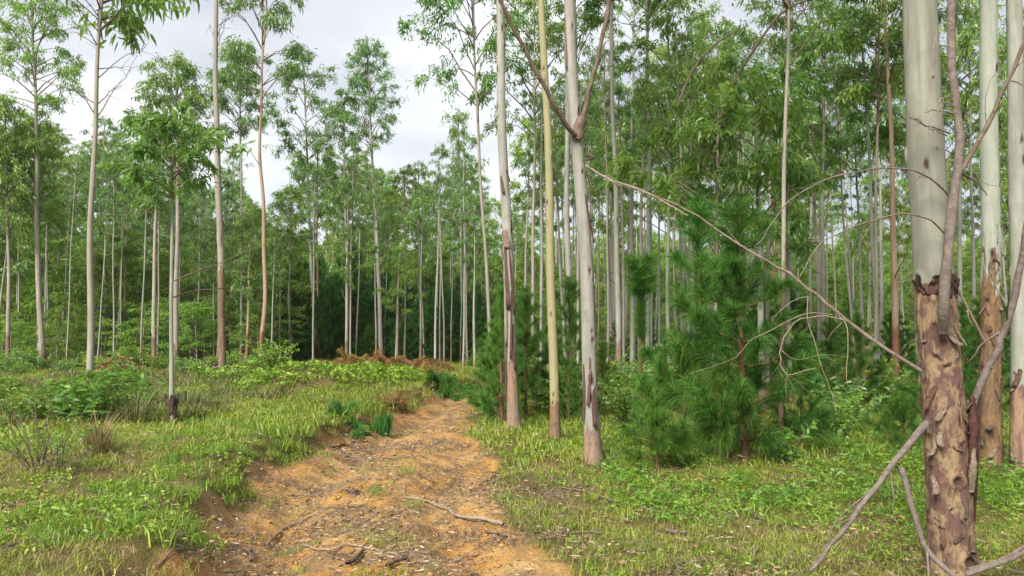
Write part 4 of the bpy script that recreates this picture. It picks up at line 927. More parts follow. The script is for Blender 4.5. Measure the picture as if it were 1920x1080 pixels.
shrub_px('dark', 1600, 800, 1.25, 'reddish centred dark leafy bush below the broken branch')
shrub_px('round', 1570, 822, 0.9, 'low round leafy bush left of the dark one')
shrub_px('round', 1150, 760, 1.3, 'bright leafy bush behind the forked white trunk')
shrub_px('dark', 1085, 770, 1.0, 'dark leafy bush between the yellowish and the forked trunk')
shrub_px('herb', 880, 690, 1.8, 'small yellow green plant before the dark pines')
rg = np.random.default_rng(8)
for i in range(26):
    px = rg.uniform(905, 1960); y = rg.uniform(12.5, 20); x = (px - 960) / FPX * y
    shrub(str(rg.choice(['dark', 'round', 'round', 'herb'])), x, y, rg.uniform(0.8, 1.5), where(px, y, 'low leafy bush', y), 'shrub', 'undergrowth bushes of the right stand')
for i in range(34):
    px = rg.uniform(-50, 520); y = rg.uniform(25, 34); x = (px - 960) / FPX * y
    shrub(str(rg.choice(['dark', 'round', 'round', 'lance'])), x, y, rg.uniform(0.6, 1.2), where(px, y, 'low leafy bush', y), 'shrub', 'undergrowth bushes of the left stand')
# creeper on the thin rough trunk
c0 = [o for o in SC.objects if o.get('label', '').startswith('thin rough trunk with a leafy')][0].location
mb = MB(); rg = np.random.default_rng(77)
for k in range(4):
    s = np.linspace(0, 1, 20); a = k * 1.6 + s * 5
    P = np.stack([0.07 * np.cos(a) * (1 + s), 0.07 * np.sin(a) * (1 + s), s * (1.9 - 0.3 * k)], 1); mb.add(*tube(P, np.full(20, 0.005), 4), 1)
    f = rg.uniform(0, 19, 30); i_ = np.minimum(f.astype(int), 18); pos = P[i_] + (P[i_ + 1] - P[i_]) * (f - i_)[:, None]
    dr = np.stack([np.cos(a[i_]), np.sin(a[i_]), np.full(30, 0.0)], 1) + rg.normal(size=(30, 3)) * 0.5
    leaves(mb, pos, dr, rg.uniform(0.09, 0.17, 30), rg.uniform(0.03, 0.05, 30), rg, 0, True, 0.35)
cp = thing('climbing_plant', tuple(c0), 'pointed leaved creeper winding up the thin rough trunk', 'plant'); link('foliage', mb.mesh('foliage', [M['leaf_shrub'], M['twig']]), cp)

# rush and dry grass clumps one can point to
def clump_mesh(seed, n, Hh, R, w, mat, lean=0.5):
    rg = np.random.default_rng(seed); mb = MB(); a = rg.uniform(0, 6.28, n); r = R * rg.random(n) ** 0.6
    base = np.stack([np.cos(a) * r * 0.4, np.sin(a) * r * 0.4, np.full(n, -0.03)], 1); hh = Hh * rg.uniform(0.5, 1.1, n)
    o = np.stack([np.cos(a), np.sin(a), 0 * a], 1) * (r * 0.6 + lean * Hh * rg.uniform(0, 0.6, n))[:, None] + rg.normal(size=(n, 3)) * 0.04 * Hh
    s = np.cross(unit(o + 1e-4), [0, 0, 1.0]); s = unit(s + rg.normal(size=(n, 3)) * 0.3) * w * .5
    p1 = base + o * 0.25 + np.stack([0 * a, 0 * a, hh * 0.55], 1); p2 = base + o + np.stack([0 * a, 0 * a, hh * rg.uniform(0.75, 1.0, n)], 1)
    V = np.stack([base - s, base + s, p1 + s * .8, p1 - s * .8, p2], 1).reshape(-1, 3); b = np.arange(n)[:, None] * 5
    mb.add(V, [b + [0, 1, 2, 3], b + [3, 2, 4]], 0)
    return mb.mesh('blades', [M[mat]])
for px, py, Hh, R, mat, lab in [(252, 802, 0.75, 0.42, 'rush', 'broad clump of green rushes left of the smooth green pole'), (352, 772, 0.6, 0.4, 'rush', 'clump of rushes right behind the smooth green pole'),
                                (185, 852, 0.5, 0.22, 'grass_dry', 'brown dry grass tuft in the left grass below the leafy shrub'), (296, 764, 0.5, 0.35, 'rush', 'low rushes behind the smooth green pole'),
                                (120, 760, 0.6, 0.6, 'rush', 'shaded rushes under the bright leafy shrub'), (60, 780, 0.6, 0.5, 'rush', 'shaded rushes near the left edge under the shrubs')]:
    p = G(px, py); t = thing('grass_clump', tuple(p), lab, 'grass clump'); link('blades', clump_mesh(px, 190, Hh, R * 1.3, 0.008, mat, 0.8), t)

# ------------------------------------------------------------------ felled wood, boughs and heaps
def bough(px, py, ln, az, mat, label, L=0.2, per=520, rise=0.10, name='pine_bough'):
    a = G(px, py); az = math.radians(az); rg = np.random.default_rng(px * 7 + py); mb = MB()
    s = np.linspace(0, 1, 8)[:, None]; h = np.array([math.cos(az), math.sin(az), 0]); P = a + h * ln * (s - 0.5); P[:, 2] = Hd(P[:, 0], P[:, 1]) + 0.05 + rise * np.sin(s[:, 0] * math.pi); P = P - a
    mb.add(*tube(P, 0.014 * (1 - 0.7 * s[:, 0]), 5), 1)
    for k in range(12):
        f = rg.uniform(1, 6.8); i = int(f); q = P[i] + (P[i + 1] - P[i]) * (f - i); dd = unit(h + rg.normal(size=3) * np.array([0.8, 0.8, 0.25]) + [0, 0, 0.08])
        w = np.linspace(0, 1, 4)[:, None]; S2 = q + dd * ln * rg.uniform(0.2, 0.42) * w; mb.add(*tube(S2, 0.006 * (1 - .6 * w[:, 0]), 4), 1); needles(mb, S2, None, rg, per, L, 0.008, 0, 0.7, 0.8, 0.45)
    needles(mb, P[2:], None, rg, per, L, 0.008, 0, 0.7, 0.8, 0.45)
    t = thing(name, tuple(a), label, 'branch'); link('needles', mb.mesh('needles', [M[mat], M['bark_pine']]), t)
def up_bough(px, py, Hh, mat, label):
    a = G(px, py); rg = np.random.default_rng(px); mb = MB()
    for k in range(9):
        az = rg.uniform(0, 6.28); s = np.linspace(0, 1, 6)[:, None]; P = np.array([math.cos(az), math.sin(az), 0]) * 0.16 * s ** 0.7 + np.array([0, 0, Hh]) * rg.uniform(0.6, 1.0) * s
        mb.add(*tube(P, 0.008 * (1 - .6 * s[:, 0]), 4), 1); needles(mb, P, None, rg, 800, 0.2, 0.006, 0, 0.45, -0.8, 0.3)
    t = thing('pine_bough', tuple(a), label, 'branch'); link('needles', mb.mesh('needles', [M[mat], M['bark_pine']]), t)
up_bough(716, 818, 0.42, 'needle_dark', 'dark green pine bough standing at the left rim of the track')
bough(668, 810, 0.7, 170, 'needle_dark', 'flattened brown green bough left of the upright one', rise=0.04)
bough(820, 728, 1.5, -40, 'needle', 'fresh green pine bough lying at the top of the track')
bough(855, 736, 0.9, -25, 'needle', 'smaller fresh green bough end nearest the track bend')
bough(535, 688, 1.5, 200, 'needle', 'green pine bough heaped on the mound behind the vines', rise=0.3)
bough(785, 708, 1.4, -50, 'needle_dead', 'rust orange dead bough above the fresh green one', rise=0.15)
bough(670, 690, 1.8, 150, 'needle_dead', 'rust brown dead bough on top of the cut pile', rise=0.2)
bough(700, 684, 1.6, 60, 'needle_dead', 'dead orange bough at the back of the cut pile', rise=0.2)
bough(725, 692, 1.5, 120, 'needle_dead', 'orange dead bough beside the reddish log', rise=0.2)
bough(790, 690, 1.4, 20, 'needle_dead', 'dull orange bough right of the reddish log', rise=0.15)
bough(738, 768, 0.6, 80, 'needle_dead', 'small orange dead bough above the upright dark one', rise=0.08)
bough(590, 688, 1.3, 10, 'needle_dead', 'dead brown bough before the close pair of trunks', rise=0.2)
bough(710, 672, 1.7, 170, 'needle', 'green bough lying over the cut pile behind the dead ones', rise=0.25)
bough(765, 674, 1.6, 20, 'needle', 'green bough at the far side of the reddish log', rise=0.25)
bough(640, 678, 1.5, 30, 'needle', 'green bough at the left end of the cut pile', rise=0.25)
def log(px0, py0, px1, py1, r, mat, label, lift=0.0):
    a, b = G(px0, py0), G(px1, py1); rg = np.random.default_rng(px0); P = smooth_path(np.array([a, (a + b) / 2 + [0, 0, 0.02], b]), 12) + [0, 0, r * 0.8 + lift]
    o = P[0].copy(); V, Q_ = tube(P - o, r * (1 - 0.25 * np.linspace(0, 1, 12)) * (1 + 0.06 * rg.normal(size=12)), 10)
    mb = MB(); mb.add(V, Q_)
    n = len(V); mb.add(np.vstack([V[:10], V[-10:]]), [np.array([[0, i + 1, i] for i in range(1, 9)] + [[10, 10 + i, 11 + i] for i in range(1, 9)])])
    t = tag(link('log', mb.mesh('log', [M[mat]], True), None, tuple(o)), label, 'log')
log(742, 680, 775, 700, 0.10, 'log', 'reddish fallen log on the cut pile', 0.18)
log(806, 690, 842, 694, 0.09, 'char', 'dark short log in the grass beyond the track', 0.03)
log(268, 812, 284, 796, 0.035, 'char', 'dark piece of wood in the grass left of the pole')
def stick(pts, r0, r1, mat, label, subs=(), name='fallen_branch', lift=0.01):
    Gp = [G(*p) for p in pts]; n = 26; P = smooth_path(np.array(Gp), n); P[:, 2] = np.maximum(P[:, 2], Hd(P[:, 0], P[:, 1])) + r0 * 0.7 + lift
    mb = MB(); rg = np.random.default_rng(int(pts[0][0])); o = P[0].copy()
    mb.add(*tube(P - o + rg.normal(size=P.shape) * r0 * 0.12, np.linspace(r0, r1, n) * (1 + 0.08 * rg.normal(size=n)), 8))
    for q, a, b in subs:
        S2 = smooth_path(np.array([G(x, y) + [0, 0, z + r0] for x, y, z in q]), 10); mb.add(*tube(S2 - o, np.linspace(a, b, 10), 5))
    return tag(link(name, mb.mesh(name, [M[mat]]), None, tuple(o)), label, 'branch')
stick([(944, 992), (905, 986), (860, 972), (820, 955), (790, 945), (758, 942)], 0.017, 0.009, 'bleached', 'pale bent branch lying across the middle of the track', [([(760, 942, 0.0), (757, 925, 0.03), (763, 912, 0.05)], 0.007, 0.004)])
stick([(498, 1030), (530, 1000), (570, 980), (600, 965), (632, 958)], 0.012, 0.006, 'dead_wood', 'thin crooked branch at the left rim of the track', [([(545, 992, 0), (565, 975, 0.02), (585, 955, 0.02)], 0.006, 0.003)])
stick([(470, 1058), (468, 1028), (484, 1005)], 0.011, 0.006, 'dead_wood', 'short upright twig piece in the left washout')
stick([(290, 1075), (330, 1052), (370, 1040), (440, 1030)], 0.006, 0.004, 'dead_wood', 'long thin twig near the lower left of the track')
stick([(566, 1030), (610, 1038), (660, 1038), (720, 1042), (778, 1044)], 0.009, 0.005, 'bleached', 'thin straight twig low on the track')
stick([(650, 1080), (664, 1058), (680, 1046)], 0.018, 0.012, 'char', 'dark thick stick at the bottom of the track')
stick([(724, 1066), (745, 1060), (765, 1055)], 0.012, 0.008, 'char', 'short dark stick right of the dark thick one')
stick([(910, 1010), (930, 1012), (950, 1014)], 0.010, 0.006, 'char', 'small dark twig below the pale bent branch')
stick([(1160, 948), (1120, 935), (1085, 925), (1050, 915), (1020, 886)], 0.012, 0.005, 'dead_wood', 'long dead branch in the grass right of the track', [([(1085, 925, 0.01), (1060, 905, 0.03), (1022, 885, 0.05)], 0.005, 0.003)])
stick([(1240, 972), (1200, 955), (1178, 949), (1140, 958), (1120, 962)], 0.010, 0.005, 'dead_wood', 'curved dead branch in the grass behind the bark flakes')
stick([(1000, 885), (960, 893), (930, 905), (905, 912)], 0.010, 0.006, 'dead_wood', 'thin branch at the right rim of the track')
stick([(940, 882), (920, 900), (898, 918)], 0.008, 0.005, 'char', 'dark twig crossing the one at the right rim')
stick([(640, 866), (690, 868), (745, 864), (800, 862)], 0.008, 0.005, 'dead_wood', 'straight twig lying over the upper track')
stick([(625, 842), (650, 838), (692, 834)], 0.012, 0.008, 'char', 'dark twig at the left side of the upper track')
stick([(650, 814), (672, 800), (694, 802)], 0.014, 0.01, 'log', 'reddish twig beside the upright pine bough')
stick([(1020, 1018), (1070, 1010), (1130, 1012)], 0.008, 0.005, 'dead_wood', 'thin twig in the sparse grass right of the pale branch')
stick([(540, 405 + 350), (570, 770), (605, 800)], 0.008, 0.004, 'bleached', 'pale twig on the green mound')
stick([(250, 748), (285, 738), (325, 724)], 0.02, 0.01, 'bleached', 'pale dead limb in the rough grass left of the pole', lift=0.12)
stick([(262, 966), (282, 962), (300, 968)], 0.02, 0.014, 'char', 'dark piece of bark in the left grass')
stick([(134, 1008), (152, 1006), (166, 1006)], 0.015, 0.012, 'char', 'small dark stick low in the left grass')
stick([(1410, 972), (1430, 976)], 0.022, 0.018, 'dead_wood', 'short thick stick in the right grass')
stick([(1250, 1010), (1276, 1008), (1290, 1004)], 0.016, 0.012, 'strip_pale', 'pale piece of bark in the right grass')
# broken sticks about the big trunk
def free_stick(pts, r0, r1, mat, label, subs=(), ns=8):
    P = pxs(pts, 22); o = P[0].copy(); mb = MB(); rg = np.random.default_rng(int(pts[0][0]))
    mb.add(*tube(P - o + rg.normal(size=P.shape) * r0 * 0.08, np.linspace(r0, r1, 22) * (1 + 0.06 * rg.normal(size=22)), ns))
    for q, a, b in subs: mb.add(*tube(pxs(q, 10) - o, np.linspace(a, b, 10), 5))
    return tag(link('fallen_branch', mb.mesh('fallen_branch', [M[mat]]), None, tuple(o)), label, 'branch')
free_stick([(1690, 878, 4.9), (1712, 955, 4.82), (1738, 1030, 4.76), (1790, 1082, 4.65)], 0.020, 0.017, 'purple_bark', 'grey brown stick leaning against the foot of the big flaking trunk', [([(1688, 880, 4.9), (1682, 876, 4.88)], 0.012, 0.008), ([(1738, 1030, 4.76), (1740, 1060, 4.72), (1742, 1090, 4.68)], 0.010, 0.008)])
free_stick([(1812, 1076, 4.75), (1850, 1064, 4.7), (1890, 1050, 4.65), (1935, 1028, 4.58)], 0.020, 0.014, 'purple_bark', 'low stick running right from the foot of the big trunk')
free_stick([(1818, 1068, 4.85), (1868, 1052, 4.8), (1905, 1035, 4.75), (1940, 1010, 4.7)], 0.014, 0.011, 'dead_wood', 'thinner stick above the low one at the right corner')
# heap of dry brush, root heap, stumps
def heap(px, py, R, Hh, n, mat, label, name='brush_pile', L=0.13, part='dry_leaves'):
    c = G(px, py); rg = np.random.default_rng(px); mb = MB(); a = rg.uniform(0, 6.28, n); r = R * np.sqrt(rg.random(n)); z = Hh * (1 - (r / R) ** 2) * rg.uniform(0.5, 1.1, n)
    leaves(mb, np.stack([np.cos(a) * r, np.sin(a) * r * 0.7, z], 1), rg.normal(size=(n, 3)) + [0, 0, 0.1], L * rg.uniform(0.6, 1.4, n), 0.4 * L * rg.uniform(0.6, 1.3, n), rg, 0, True, 0.2)
    t = thing(name, tuple(c), label, 'brush pile'); link(part, mb.mesh(part, [M[mat]]), t)
    for i in range(7):
        s = MB(); a_ = rg.uniform(0, 6.28); p0 = np.array([math.cos(a_) * R * 0.9, math.sin(a_) * R * .6, 0.03]); p1 = -p0 * rg.uniform(0.1, 0.9) + [0, 0, Hh * rg.uniform(0.5, 1.3)]
        s.add(*tube(smooth_path(np.array([p0, (p0 + p1) / 2 + [0, 0, Hh * .3], p1]), 8), np.linspace(0.02, 0.006, 8), 5)); link('stick', s.mesh('stick', [M['dead_wood']]), t)
heap(222, 706, 0.85, 0.62, 1500, 'dry_leaf_red', 'rusty heap of dry leaves and sticks at the edge of the left stand')
heap(395, 690, 0.5, 0.4, 400, 'dry_leaf_red', 'small brown heap of dry leaves beside the rough grey trunk')
def stump(px, py, R, Hh, label, roots=7, name='tree_stump'):
    c = G(px, py); rg = np.random.default_rng(px); t = thing(name, tuple(c), label, 'stump'); mb = MB(); n = 14; z = np.linspace(-0.1, Hh, 8)
    rr = R * (1 + 0.6 * np.exp(-np.clip(z, 0, 9) / (0.25 * Hh)))
    V, Q_ = tube(np.stack([0 * z, 0 * z, z], 1), rr, n); V = V * np.stack([1 + 0.15 * rg.normal(size=len(V)), 1 + 0.15 * rg.normal(size=len(V)), np.ones(len(V))], 1)
    mb.add(V, Q_); top = V[-n:]; mb.add(np.vstack([top, top.mean(0) + [0, 0, 0.03]]), [np.array([[i, (i + 1) % n, n] for i in range(n)])]); link('trunk', mb.mesh('trunk', [M['char']]), t)
    for i in range(roots):
        a = i * 6.28 / roots + rg.normal() * .3; s = np.linspace(0, 1, 7)[:, None]; L = R * rg.uniform(1.5, 3)
        P = np.array([math.cos(a), math.sin(a), 0]) * (R * 0.6 + L * s) + np.array([0, 0, 1]) * Hh * (0.25 + rg.uniform(-0.2, 0.7) * s - 0.2 * s ** 2) + rg.normal(size=(7, 3)) * 0.03
        m2 = MB(); m2.add(*tube(P, R * 0.28 * (1 - 0.8 * s[:, 0]), 6)); link('root', m2.mesh('root', [M['char'] if i % 2 else M['dead_wood']]), t)
stump(388, 700, 0.22, 0.5, 'dark upturned root heap grown over with green', 9)
stump(136, 694, 0.22, 0.45, 'small dark stump at the edge of the left stand', 5)
stump(662, 926, 0.045, 0.03, 'low dark root knot showing in the track', 5)

# ------------------------------------------------------------------ ground cover (nobody could count it)
HID = bpy.data.collections.new('templates')         # instanced by the ground cover, never linked to the scene
def template(me): o = bpy.data.objects.new(me.name, me); HID.objects.link(o); return o
def scatter(name, pts, rot, scl, idx, temps, label):
    me = bpy.data.meshes.new(name); me.vertices.add(len(pts)); me.vertices.foreach_set('co', np.asarray(pts, np.float32).ravel())
    for k, v, ty in (('rot', rot, 'FLOAT_VECTOR'), ('scl', scl, 'FLOAT'), ('idx', idx, 'INT')):
        a = me.attributes.new(k, ty, 'POINT'); a.data.foreach_set('vector' if ty == 'FLOAT_VECTOR' else 'value', np.asarray(v, np.int32 if ty == 'INT' else np.float32).ravel())
    o = link(name, me); o['kind'] = 'stuff'; o['label'] = label
    ng = bpy.data.node_groups.new(name, 'GeometryNodeTree')
    ng.interface.new_socket('Geometry', in_out='INPUT', socket_type='NodeSocketGeometry'); ng.interface.new_socket('Geometry', in_out='OUTPUT', socket_type='NodeSocketGeometry')
    N = lambda t: ng.nodes.new(t); Lk = ng.links.new
    gi, go, ip, gj = N('NodeGroupInput'), N('NodeGroupOutput'), N('GeometryNodeInstanceOnPoints'), N('GeometryNodeGeometryToInstance')
    for t in reversed(temps):
        oi = N('GeometryNodeObjectInfo'); oi.inputs['Object'].default_value = t; oi.inputs['As Instance'].default_value = True
        Lk(oi.outputs['Geometry'], gj.inputs[0])
    def na(nm, ty):
        x = N('GeometryNodeInputNamedAttribute'); x.data_type = ty; x.inputs['Name'].default_value = nm; return x.outputs['Attribute']
    Lk(gi.outputs[0], ip.inputs['Points']); Lk(gj.outputs[0], ip.inputs['Instance']); ip.inputs['Pick Instance'].default_value = True
    Lk(na('idx', 'INT'), ip.inputs['Instance Index']); Lk(na('rot', 'FLOAT_VECTOR'), ip.inputs['Rotation']); Lk(na('scl', 'FLOAT'), ip.inputs['Scale']); Lk(ip.outputs[0], go.inputs[0])
    md = o.modifiers.new('scatter', 'NODES'); md.node_group = ng
    return o
def tuft(seed, n, Hh, R, w, mat, lean=0.8, curl=0.25):
    rg = np.random.default_rng(seed); mb = MB(); a = rg.uniform(0, 6.28, n); r = R * np.sqrt(rg.random(n)); az = rg.uniform(0, 6.28, n)
    base = np.stack([np.cos(a) * r, np.sin(a) * r, np.full(n, -0.02)], 1); hh = Hh * rg.uniform(0.45, 1.15, n); o = np.stack([np.cos(az), np.sin(az), 0 * a], 1) * (lean * hh * rg.uniform(0.2, 1.0, n))[:, None]
    s = unit(np.cross(unit(o), [0, 0, 1.0]) + rg.normal(size=(n, 3)) * 0.3) * w * .5 * rg.uniform(0.6, 1.3, (n, 1)); up = lambda f: np.stack([0 * a, 0 * a, hh * f], 1)
    p1 = base + o * 0.3 + up(0.55); p2 = base + o + up(0.85 - curl * rg.random(n))
    V = np.stack([base - s, base + s, p1 + s * .85, p1 - s * .85, p2], 1).reshape(-1, 3); b = np.arange(n)[:, None] * 5
    mb.add(V, [b + [0, 1, 2, 3], b + [3, 2, 4]], 0); return template(mb.mesh('tuft', [M[mat]]))
def leafy(seed, n, R, Hh, L, wd, mat, flat=0.5):
    rg = np.random.default_rng(seed); mb = MB(); a = rg.uniform(0, 6.28, n); r = R * np.sqrt(rg.random(n))
    pos = np.stack([np.cos(a) * r, np.sin(a) * r, Hh * rg.random(n) ** 0.7], 1)
    leaves(mb, pos, rg.normal(size=(n, 3)) * [1, 1, flat] + [0, 0, 0.25], L * rg.uniform(0.6, 1.3, n), wd * rg.uniform(0.7, 1.3, n), rg, 0, True, 0.15); return template(mb.mesh('leaf_patch', [M[mat]]))
def normal_tilt(n, rg, t=0.15): return np.stack([rg.normal(size=n) * t, rg.normal(size=n) * t, rg.uniform(0, 6.28, n)], 1)
def sample(dens, y0, y1, rg, margin=1.15):
    """points in the camera's wedge between two distances, about dens per square metre"""
    hw = 960 / FPX * margin; A = hw * (y1 ** 2 - y0 ** 2) + 2 * (y1 - y0); n = int(A * dens)
    y = np.sqrt(rg.uniform(y0 ** 2, y1 ** 2, n)); x = rg.uniform(-1, 1, n) * (hw * y + 1.0); return x, y
rg = np.random.default_rng(99)
TP = [tuft(700, 54, 0.075, 0.12, 0.005, 'grass', 1.1), tuft(701, 50, 0.10, 0.13, 0.005, 'grass', 1.0), tuft(702, 44, 0.10, 0.12, 0.0055, 'grass_lush', 1.0), tuft(703, 38, 0.14, 0.11, 0.0065, 'grass_lush', 1.1),
      tuft(704, 34, 0.11, 0.13, 0.004, 'grass_dry', 1.0), leafy(705, 46, 0.13, 0.07, 0.036, 0.015, 'cover'), leafy(706, 46, 0.15, 0.12, 0.055, 0.018, 'leaf_shrub'), tuft(707, 40, 0.17, 0.2, 0.014, 'grass'), leafy(708, 50, 0.22, 0.16, 0.10, 0.04, 'cover'), tuft(709, 34, 0.3, 0.16, 0.012, 'rush', 0.7)]
PX_, PY_2, IDX, SCL = [], [], [], []
for y0, y1, den in ((3.6, 6, 100), (6, 9, 80), (9, 14, 55), (14, 22, 28), (22, 34, 12), (34, 60, 4.5)):
    x, y = sample(den, y0, y1, rg); n = len(x)
    pm = path_mask(x, y); nz1 = fbm(x * 0.7, y * 0.7, 201, 3); nz2 = fbm(x * 1.9, y * 1.9, 202, 3)
    l = np.interp(y, PY, PL); r_ = np.interp(y, PY, PR)
    sparse = sst(1.6, 0.0, x - r_) * (x > r_) * sst(0.40, 0.62, nz2)           # thin grass beside the track on the right
    mid_ = np.exp(-((x - (0.45 * l + 0.55 * r_)) / 0.42) ** 2) * (y < 9.5)
    keep = (rg.random(n) > pm * 1.25 - 0.95 * mid_ * sst(0.38, 0.50, nz2) - np.where(nz2 > 0.58, 0.62, 0.0) * (nz1 > 0.42)) & (rg.random(n) > 0.75 * sparse)
    keep &= rg.random(n) > 0.35 * sst(0.55, 0.7, nz2)
    q = rg.random(n); idx = np.where(q < 0.42, 0, np.where(q < 0.78 - 0.3 * sst(0.5, 0.62, nz2), 1, 4))
    lush_l = sst(0.44, 0.58, nz1) * (x < 0); idx = np.where((rg.random(n) < lush_l * 0.7), np.where(rg.random(n) < 0.6, 2, 3), idx)
    shade = (x > 1.0) & (y > 6.3 + 0.25 * x * 0) & (nz1 > 0.38) & (y < 13)
    idx = np.where(shade & (rg.random(n) < 0.65), np.where(rg.random(n) < 0.55, np.where(rg.random(n) < 0.5, 5, 6), np.where(rg.random(n) < .5, 2, 3)), idx)
    idx = np.where((rg.random(n) < 0.16) & (nz2 > 0.5), 5, idx)
    vine = sum(np.exp(-((x - m[0]) / (m[2] * 1.1)) ** 2 - ((y - m[1]) / (m[3] * 1.1)) ** 2) for m in MOUNDS[:6])
    idx = np.where((vine > 0.4) & (rg.random(n) < 0.55), np.where(y < 21, 8, 5), idx)
    if y0 >= 9: idx = np.where((idx < 2) | (idx == 4), np.where(rg.random(n) < 0.8, 7, idx), idx)
    rough = (x < -4.5) & (y > 10.5) & (y < 26) & (nz2 > 0.42); idx = np.where(rough & (rg.random(n) < 0.35), 9, idx)
    inp = pm > 0.5; idx = np.where(inp, np.where(rg.random(n) < 0.6, 1, 4), idx)
    s = rg.uniform(0.65, 1.3, n) * (1 + 0.35 * (nz1 - 0.5)) * np.where(y > 20, 1.35, 1.0) * np.where(y > 33, 1.4, 1.0) * np.where(inp, 0.75, 1.0)
    PX_.append(x[keep]); PY_2.append(y[keep]); IDX.append(idx[keep]); SCL.append(s[keep])
x, y, idx, s = map(np.concatenate, (PX_, PY_2, IDX, SCL))
z = Hd(x, y)
scatter('grass', np.stack([x, y, z], 1), normal_tilt(len(x), rg), s, idx, TP, 'short and rank grass with weeds on both sides of the track')
print('tufts', len(x))
# dry leaves, bark flakes, twigs and clods
def litter_tpl(seed, n, L, wd, mat, R=0.1):
    rg = np.random.default_rng(seed); mb = MB(); p = np.stack([rg.normal(size=n) * R, rg.normal(size=n) * R, rg.uniform(0.003, 0.018, n)], 1)
    leaves(mb, p, rg.normal(size=(n, 3)) * [1, 1, 0.16], L * rg.uniform(0.5, 1.3, n), wd * rg.uniform(0.6, 1.3, n), rg, 0, True, -0.06); return template(mb.mesh('leaf_litter', [M[mat]]))
def twig_tpl(seed, mat):
    rg = np.random.default_rng(seed); mb = MB()
    for _ in range(3):
        a = rg.uniform(0, 6.28); c = rg.normal(size=3) * [0.1, 0.1, 0] + [0, 0, 0.008]; L = rg.uniform(0.08, 0.22); d = np.array([math.cos(a), math.sin(a), 0.02]); s = np.linspace(-.5, .5, 5)[:, None]
        mb.add(*tube(c + d * L * s + rg.normal(size=(5, 3)) * 0.006, np.linspace(0.004, 0.002, 5), 4))
    return template(mb.mesh('twigs', [M[mat]]))
LT = [litter_tpl(800, 10, 0.055, 0.015, 'dry_leaf'), litter_tpl(801, 9, 0.07, 0.018, 'dry_leaf'), litter_tpl(802, 7, 0.05, 0.02, 'dry_leaf_red'), twig_tpl(803, 'dead_wood'), twig_tpl(804, 'char'), twig_tpl(805, 'bleached')]
xs2, ys2 = [], []
for y0, y1, den in ((3.6, 7, 230), (7, 12, 120), (12, 24, 36)):
    x, y = sample(den, y0, y1, rg); pm = path_mask(x, y); nn = fbm(x * 1.5, y * 1.5, 301, 4); rr = np.interp(y, PY, PR)
    nearp = sst(2.2, 0.0, np.abs(x - rr)) * (x > rr); k = rg.random(len(x)) < np.maximum(pm * (0.14 + 0.8 * sst(0.45, 0.57, nn)), 0.04 + 0.4 * nearp * sst(0.4, 0.6, nn)); xs2.append(x[k]); ys2.append(y[k])
for tx_, ty_ in TREES:
    if ty_ < 20:
        m_ = 10; a_ = rg.uniform(0, 6.28, m_); r_2 = 0.12 + 0.3 * rg.random(m_) ** 1.5; xs2.append(tx_ + np.cos(a_) * r_2); ys2.append(ty_ + np.sin(a_) * r_2)
x, y = np.concatenate(xs2), np.concatenate(ys2); n = len(x); q = rg.random(n)
scatter('leaf_litter', np.stack([x, y, Hd(x, y) + 0.004 + 0.03 * (path_mask(x, y) < 0.3)], 1), normal_tilt(n, rg, 0.1), rg.uniform(0.6, 1.25, n), np.where(q < 0.42, 0, np.where(q < 0.68, 1, np.where(q < 0.8, 2, np.where(q < 0.9, 3, np.where(q < 0.96, 4, 5))))), LT, 'dry leaves, bark flakes and twigs strewn over track and grass')
def clod_tpl(seed):
    rg = np.random.default_rng(seed); import bmesh
    bm = bmesh.new(); bmesh.ops.create_icosphere(bm, subdivisions=2, radius=1.0)
    for v in bm.verts: v.co *= 0.75 + 0.5 * float(vnoise(v.co.x * 1.7 + 9 + seed, v.co.y * 1.7 + v.co.z * 1.3 + 5, seed)); v.co.z *= 0.6
    me = bpy.data.meshes.new('clod'); bm.to_mesh(me); bm.free(); me.materials.append(M['clod']); return template(me)
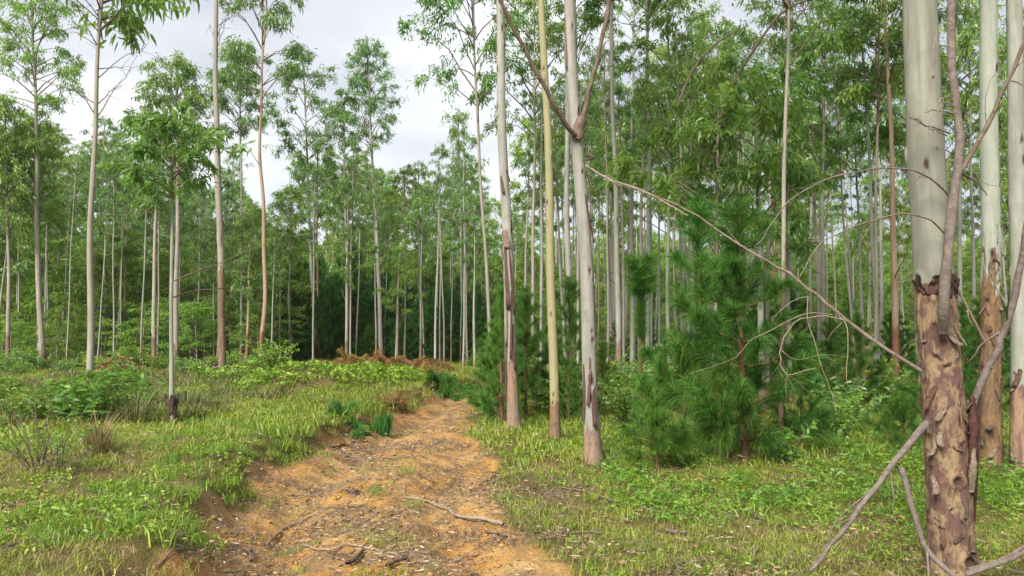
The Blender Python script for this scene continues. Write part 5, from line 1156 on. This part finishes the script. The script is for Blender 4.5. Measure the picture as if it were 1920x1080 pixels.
M['clod'] = wood_mat('clay_clod', (0.36, 0.19, 0.06), (0.42, 0.27, 0.12), (0.18, 0.10, 0.05), 3.0)
x, y = sample(120, 3.6, 13, rg); pm = path_mask(x, y); k = rg.random(len(x)) < pm * sst(0.4, 0.62, fbm(x * 2, y * 2, 305, 3)); x, y = x[k], y[k]; n = len(x)
scatter('soil_clods', np.stack([x, y, Hd(x, y)], 1), normal_tilt(n, rg, 0.3), 0.006 + 0.020 * rg.random(n) ** 3, rg.integers(0, 3, n), [clod_tpl(i) for i in range(3)], 'small clods of orange clay on the track')
# far wood behind everything, one mass
FW = []
for i in range(4):
    m_ = CR['far%d' % i] if i % 2 else CR['sap%d' % i]; FW.append(template(m_))
n = 1100; y = rg.uniform(60, 120, n) ; px = rg.uniform(-260, 2180, n); x = (px - 960) / FPX * y
gap = (px > 235) & (px < 300) & (rg.random(n) < 0.75); x, y, px = x[~gap], y[~gap], px[~gap]; n = len(x)
lay = rg.random(n)
hb = np.where(lay < 0.6, rg.uniform(-1.0, 1.0, n), rg.uniform(1.5, 5.0, n)) - np.where((px > 200) & (px < 440), 2.0, 0)
scatter('far_woods', np.stack([x, y, Hd(x, y) + hb], 1), normal_tilt(n, rg, 0.08), rg.uniform(0.9, 1.5, n), rg.integers(0, 4, n), FW, 'green mass of the wood far behind the trunks')


# ------------------------------------------------------------------ thin haze volume, added to lighten the dark background
hm, ht = new_mat('haze'); hn = NT(ht)
pv = hn.n('ShaderNodeVolumePrincipled', {'Color': (0.90, 0.92, 0.94, 1), 'Density': 0.0003, 'Anisotropy': 0.2})
ht.links.new(pv.outputs[0], hn.n('ShaderNodeOutputMaterial').inputs['Volume'])
hv = np.array([(x, y, z) for z in (-1.6, 27.0) for x, y in ((-140, -30), (140, -30), (140, 140), (-140, 140))], float)
ho = link('haze', mesh_np('haze', hv, [np.array([[0, 3, 2, 1], [4, 5, 6, 7], [0, 1, 5, 4], [1, 2, 6, 5], [2, 3, 7, 6], [3, 0, 4, 7]])], [hm], smooth=False)); ho['kind'] = 'stuff'; ho['label'] = 'thin pale haze added to lighten the depths between the trunks'
